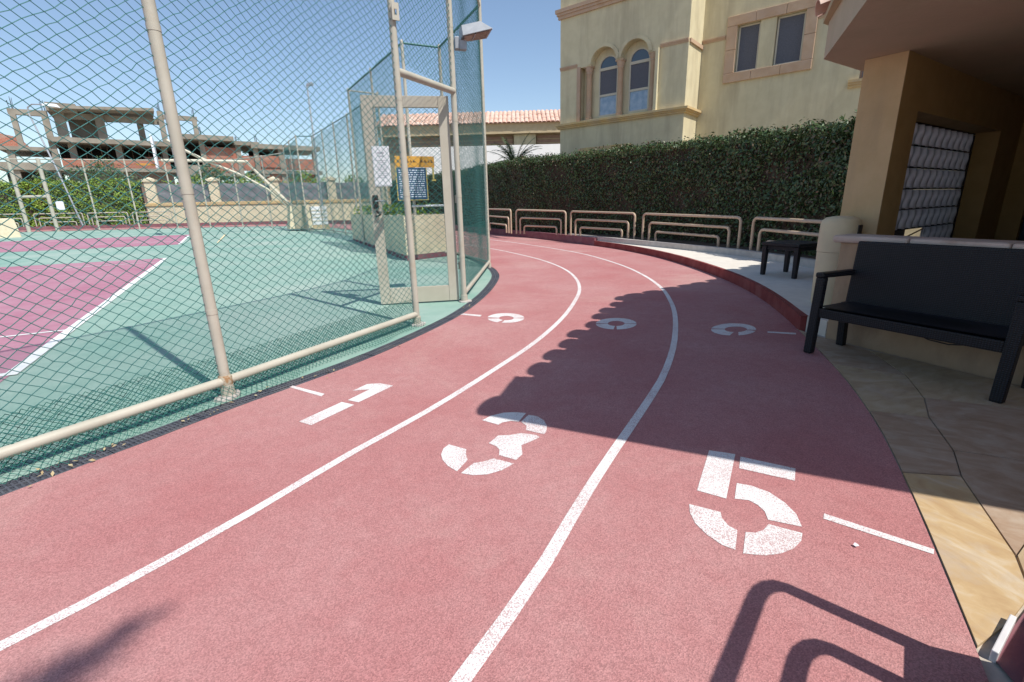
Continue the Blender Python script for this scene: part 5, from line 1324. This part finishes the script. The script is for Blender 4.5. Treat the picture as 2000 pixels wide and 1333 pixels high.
for x0, x1, z0, z1, y in ((-9.8, -9.3, 9.1, 12.5, 0), (-7.2, -6.6, 6.95, 12.5, 0), (-6.2, -5.2, 10.3, 13.2, .6), (-2.5, -1.6, 10.3, 13.25, 1.0), (1.6, 2.3, 10.3, 13.3, 2.5), (3.9, 4.5, 10.3, 14.0, 0), (7.6, 8.1, 11.35, 13.1, 0),
                          (-5.6, -4.9, 6.95, 9.75, .8), (-1.2, -.5, 6.95, 9.75, .8), (3.6, 4.2, 6.95, 9.75, .8), (7.9, 8.5, 6.6, 10.75, .3), (12.2, 12.8, 6.6, 10.35, .3), (14.6, 15.1, 6.6, 10.35, .3), (5.6, 6.1, 2, 6.2, 0), (8.6, 9.3, 3, 6.2, 0), (-7.4, -6.8, 0, 6.55, 0), (-10.9, -10.3, 0, 8.7, 0)):
    ubox('column', x0, x1, z0, z1, 'concrete', y, y+.5)
ubox('wall', -5.2, -2.51, 10.3, 13.1, 'concrete', 4, 4.3)
ubox('wall', -6.4, 4.2, 6.951, 7.95, 'brick', -0.3, 0); ubox('wall', 8.51, 12.19, 6.61, 10.0, 'brick', .4, .7); ubox('wall', 1.6, 3.55, 7.96, 8.5, 'brick', .9, 1.1)
ubox('wall', 12.81, 18, 7.0, 9.0, 'brick', .2, .5); ubox('wall', -6.2, 4.3, 0, 6.54, 'brickdark', .3, .6); ubox('wall', 5.0, 16, 0, 5.2, 'brick', 1.2, 1.5); ubox('wall', 5.9, 7.8, 6.61, 7.6, 'concrete', .3, .6)
ubox('wall', -6.9, 5.2, 6.952, 9.74, 'dark', 6, 6.3); ubox('wall', 5.9, 12, 6.61, 10.74, 'dark', 5, 5.3); ubox('wall', -12, -6.9, 0, 6.59, 'dark', 4, 4.3)
MB().add([(-11.6, 0, 9.11), (-9.0, 0, 9.11), (-9.6, 0.2, 10.1), (-11.6, 0.3, 10.6), (-11.6, 2.5, 9.11), (-9.0, 2.5, 9.11), (-9.6, 2, 10.0), (-11.6, 2, 10.5)], [(0,1,2,3), (7,6,5,4), (3,2,6,7), (1,5,6,2), (0,3,7,4)]).build('brick_stack', M['brick'], UB)
rb = MB()
for x0, z0 in ((-9.6, 13.1), (-6.9, 13.1), (4.2, 14.1), (7.85, 13.65), (12.5, 10.85), (8.2, 11.35), (14.85, 10.85), (-10.6, 9.1)):
    for k in range(5):
        xx = x0 + rnd.uniform(-.22, .22); rb.tube([(xx, .25 + rnd.uniform(-.2, .2), z0 - 0.1), (xx + rnd.uniform(-.12, .12), .25, z0 + rnd.uniform(.5, 1.3))], 0.022, 4)
stuff(rb.build('rebar', M['darkmetal'], UB))
pr = MB()
for k in range(11):
    xx = -4.4 + k*0.8 + rnd.uniform(-.2, .2); pr.tube([(xx, rnd.uniform(1, 4), 7.0), (xx + rnd.uniform(-.2, .2), rnd.uniform(1, 4), 9.74)], 0.05, 5)
stuff(pr.build('props', M['trunk'], UB))
U2 = thing('unfinished_building', 'second unfinished concrete frame with brick panels behind the basketball stand', 'building', (-36.5, 72.5, 0), ua)
for nm, x0, x1, z0, z1, m, y0, y1 in (('roof_slab', 0, 9.5, 10.0, 10.6, 'concrete', -.5, 7), ('column', .3, .9, 0, 10, 'concrete', 0, .5), ('column', 3.6, 4.3, 0, 10, 'concrete', 0, .5), ('column', 8.4, 9.0, 0, 10, 'concrete', 0, .5), ('wall', .9, 3.59, 7.5, 9.1, 'brick', .1, .4), ('wall', 4.31, 8.39, 7.2, 8.8, 'brick', .1, .4), ('floor_slab', 0, 9.5, 6.6, 7.1, 'concrete', -.3, 7), ('wall', .9, 8.39, 0, 6.59, 'brick', .2, .5), ('wall', 0.5, 5.5, 7.11, 9.99, 'dark', 5, 5.3)):
    MB().box(x0, x1, y0, y1, z0, z1).build(nm, M[m], U2)
for k, (x_, y_, s_, lab) in enumerate(((-41.5, 44.5, 1.0, 'dark shrub behind the bright hedge at the left edge'), (-37.2, 46.2, 1.25, 'dark leafy shrub between the bent street lamp and the unfinished building'), (-27.2, 46.5, 1.1, 'green shrub before the brick wall right of the bright hedge'))):
    t = thing('shrub', lab, 'shrub', (x_, y_, 0.3), 0.3, G3)
    MB().tube([(0, 0, 0), (0.1, 0, 2.6)], 0.08, 6).build('stem', M['trunk'], t)
    n = 2200; v = nrs.normal(0, 1, (n, 3)); v /= np.linalg.norm(v, axis=1)[:, None]
    pt = v*nrs.uniform(0.55, 1.05, n)[:, None]*np.array([2.2, 1.2, 1.5])*s_ + np.array([0, 0, 3.2*s_]); pt[:, 2] += 0.35*np.sin(pt[:, 0]*2.1 + k)
    leaves('crown', pt, v, 0.13, M['palm'], t, 0.8)
dh = thing('distant_house', 'distant pale house with balustrade glimpsed through the gate mesh', 'building', (-11.0, 60, 0), 0.1)
MB().box(0, 9, 0, 6, 0, 7.0).build('wall', M['villa'], dh); MB().box(-.3, 9.3, -.4, 6.3, 7.0, 7.4).build('roof', M['ledge'], dh)
bq = MB()
for k in range(12): bq.box(.1+k*.4, .3+k*.4, -.3, -.1, 6.0, 6.5)
bq.box(0, 5, -.32, -.08, 6.5, 6.62); stuff(bq.build('balustrade', M['white'], dh))

# palm behind the camera: only the tips of its fronds shade the near track
palm((2.05, -3.93, 0), 7.6, 24, 1.9, 'tall palm behind the camera that shades the near left track', 0.17, el0=-5, extra=((58, 20, 1.95), (66, 10, 1.85), (50, 30, 2.0), (44, 15, 1.8), (72, 35, 2.0)))

# ================================================================== LITTER
dl = np.array([(-2.42, 2.26), (-2.30, 2.50), (-2.12, 2.86), (-1.98, 3.12), (-1.60, 3.62), (-1.52, 3.72), (-2.36, 2.34), (-1.86, 3.26), (-0.55, 6.25), (-1.16, 4.42), (-2.05, 2.98), (-2.45, 2.20)])
dlp = np.repeat(dl, 4, 0) + nrs.normal(0, .05, (len(dl)*4, 2))
leaves('dry_leaves', np.stack([dlp[:, 0], dlp[:, 1], np.full(len(dlp), .014)], 1), np.tile([0, 0, 1.0], (len(dlp), 1)), 0.016, M['dry'], None, 0.35)
fk2 = MB().add([(1.30, 1.52, .008), (1.312, 1.517, .012), (1.316, 1.528, .010), (1.305, 1.533, .016), (1.297, 1.529, .009)], [(0,1,2,3,4)]).build('paper_scrap', M['paper'])
tag(fk2, 'tiny white paper scrap on the track below the 5', 'scrap')
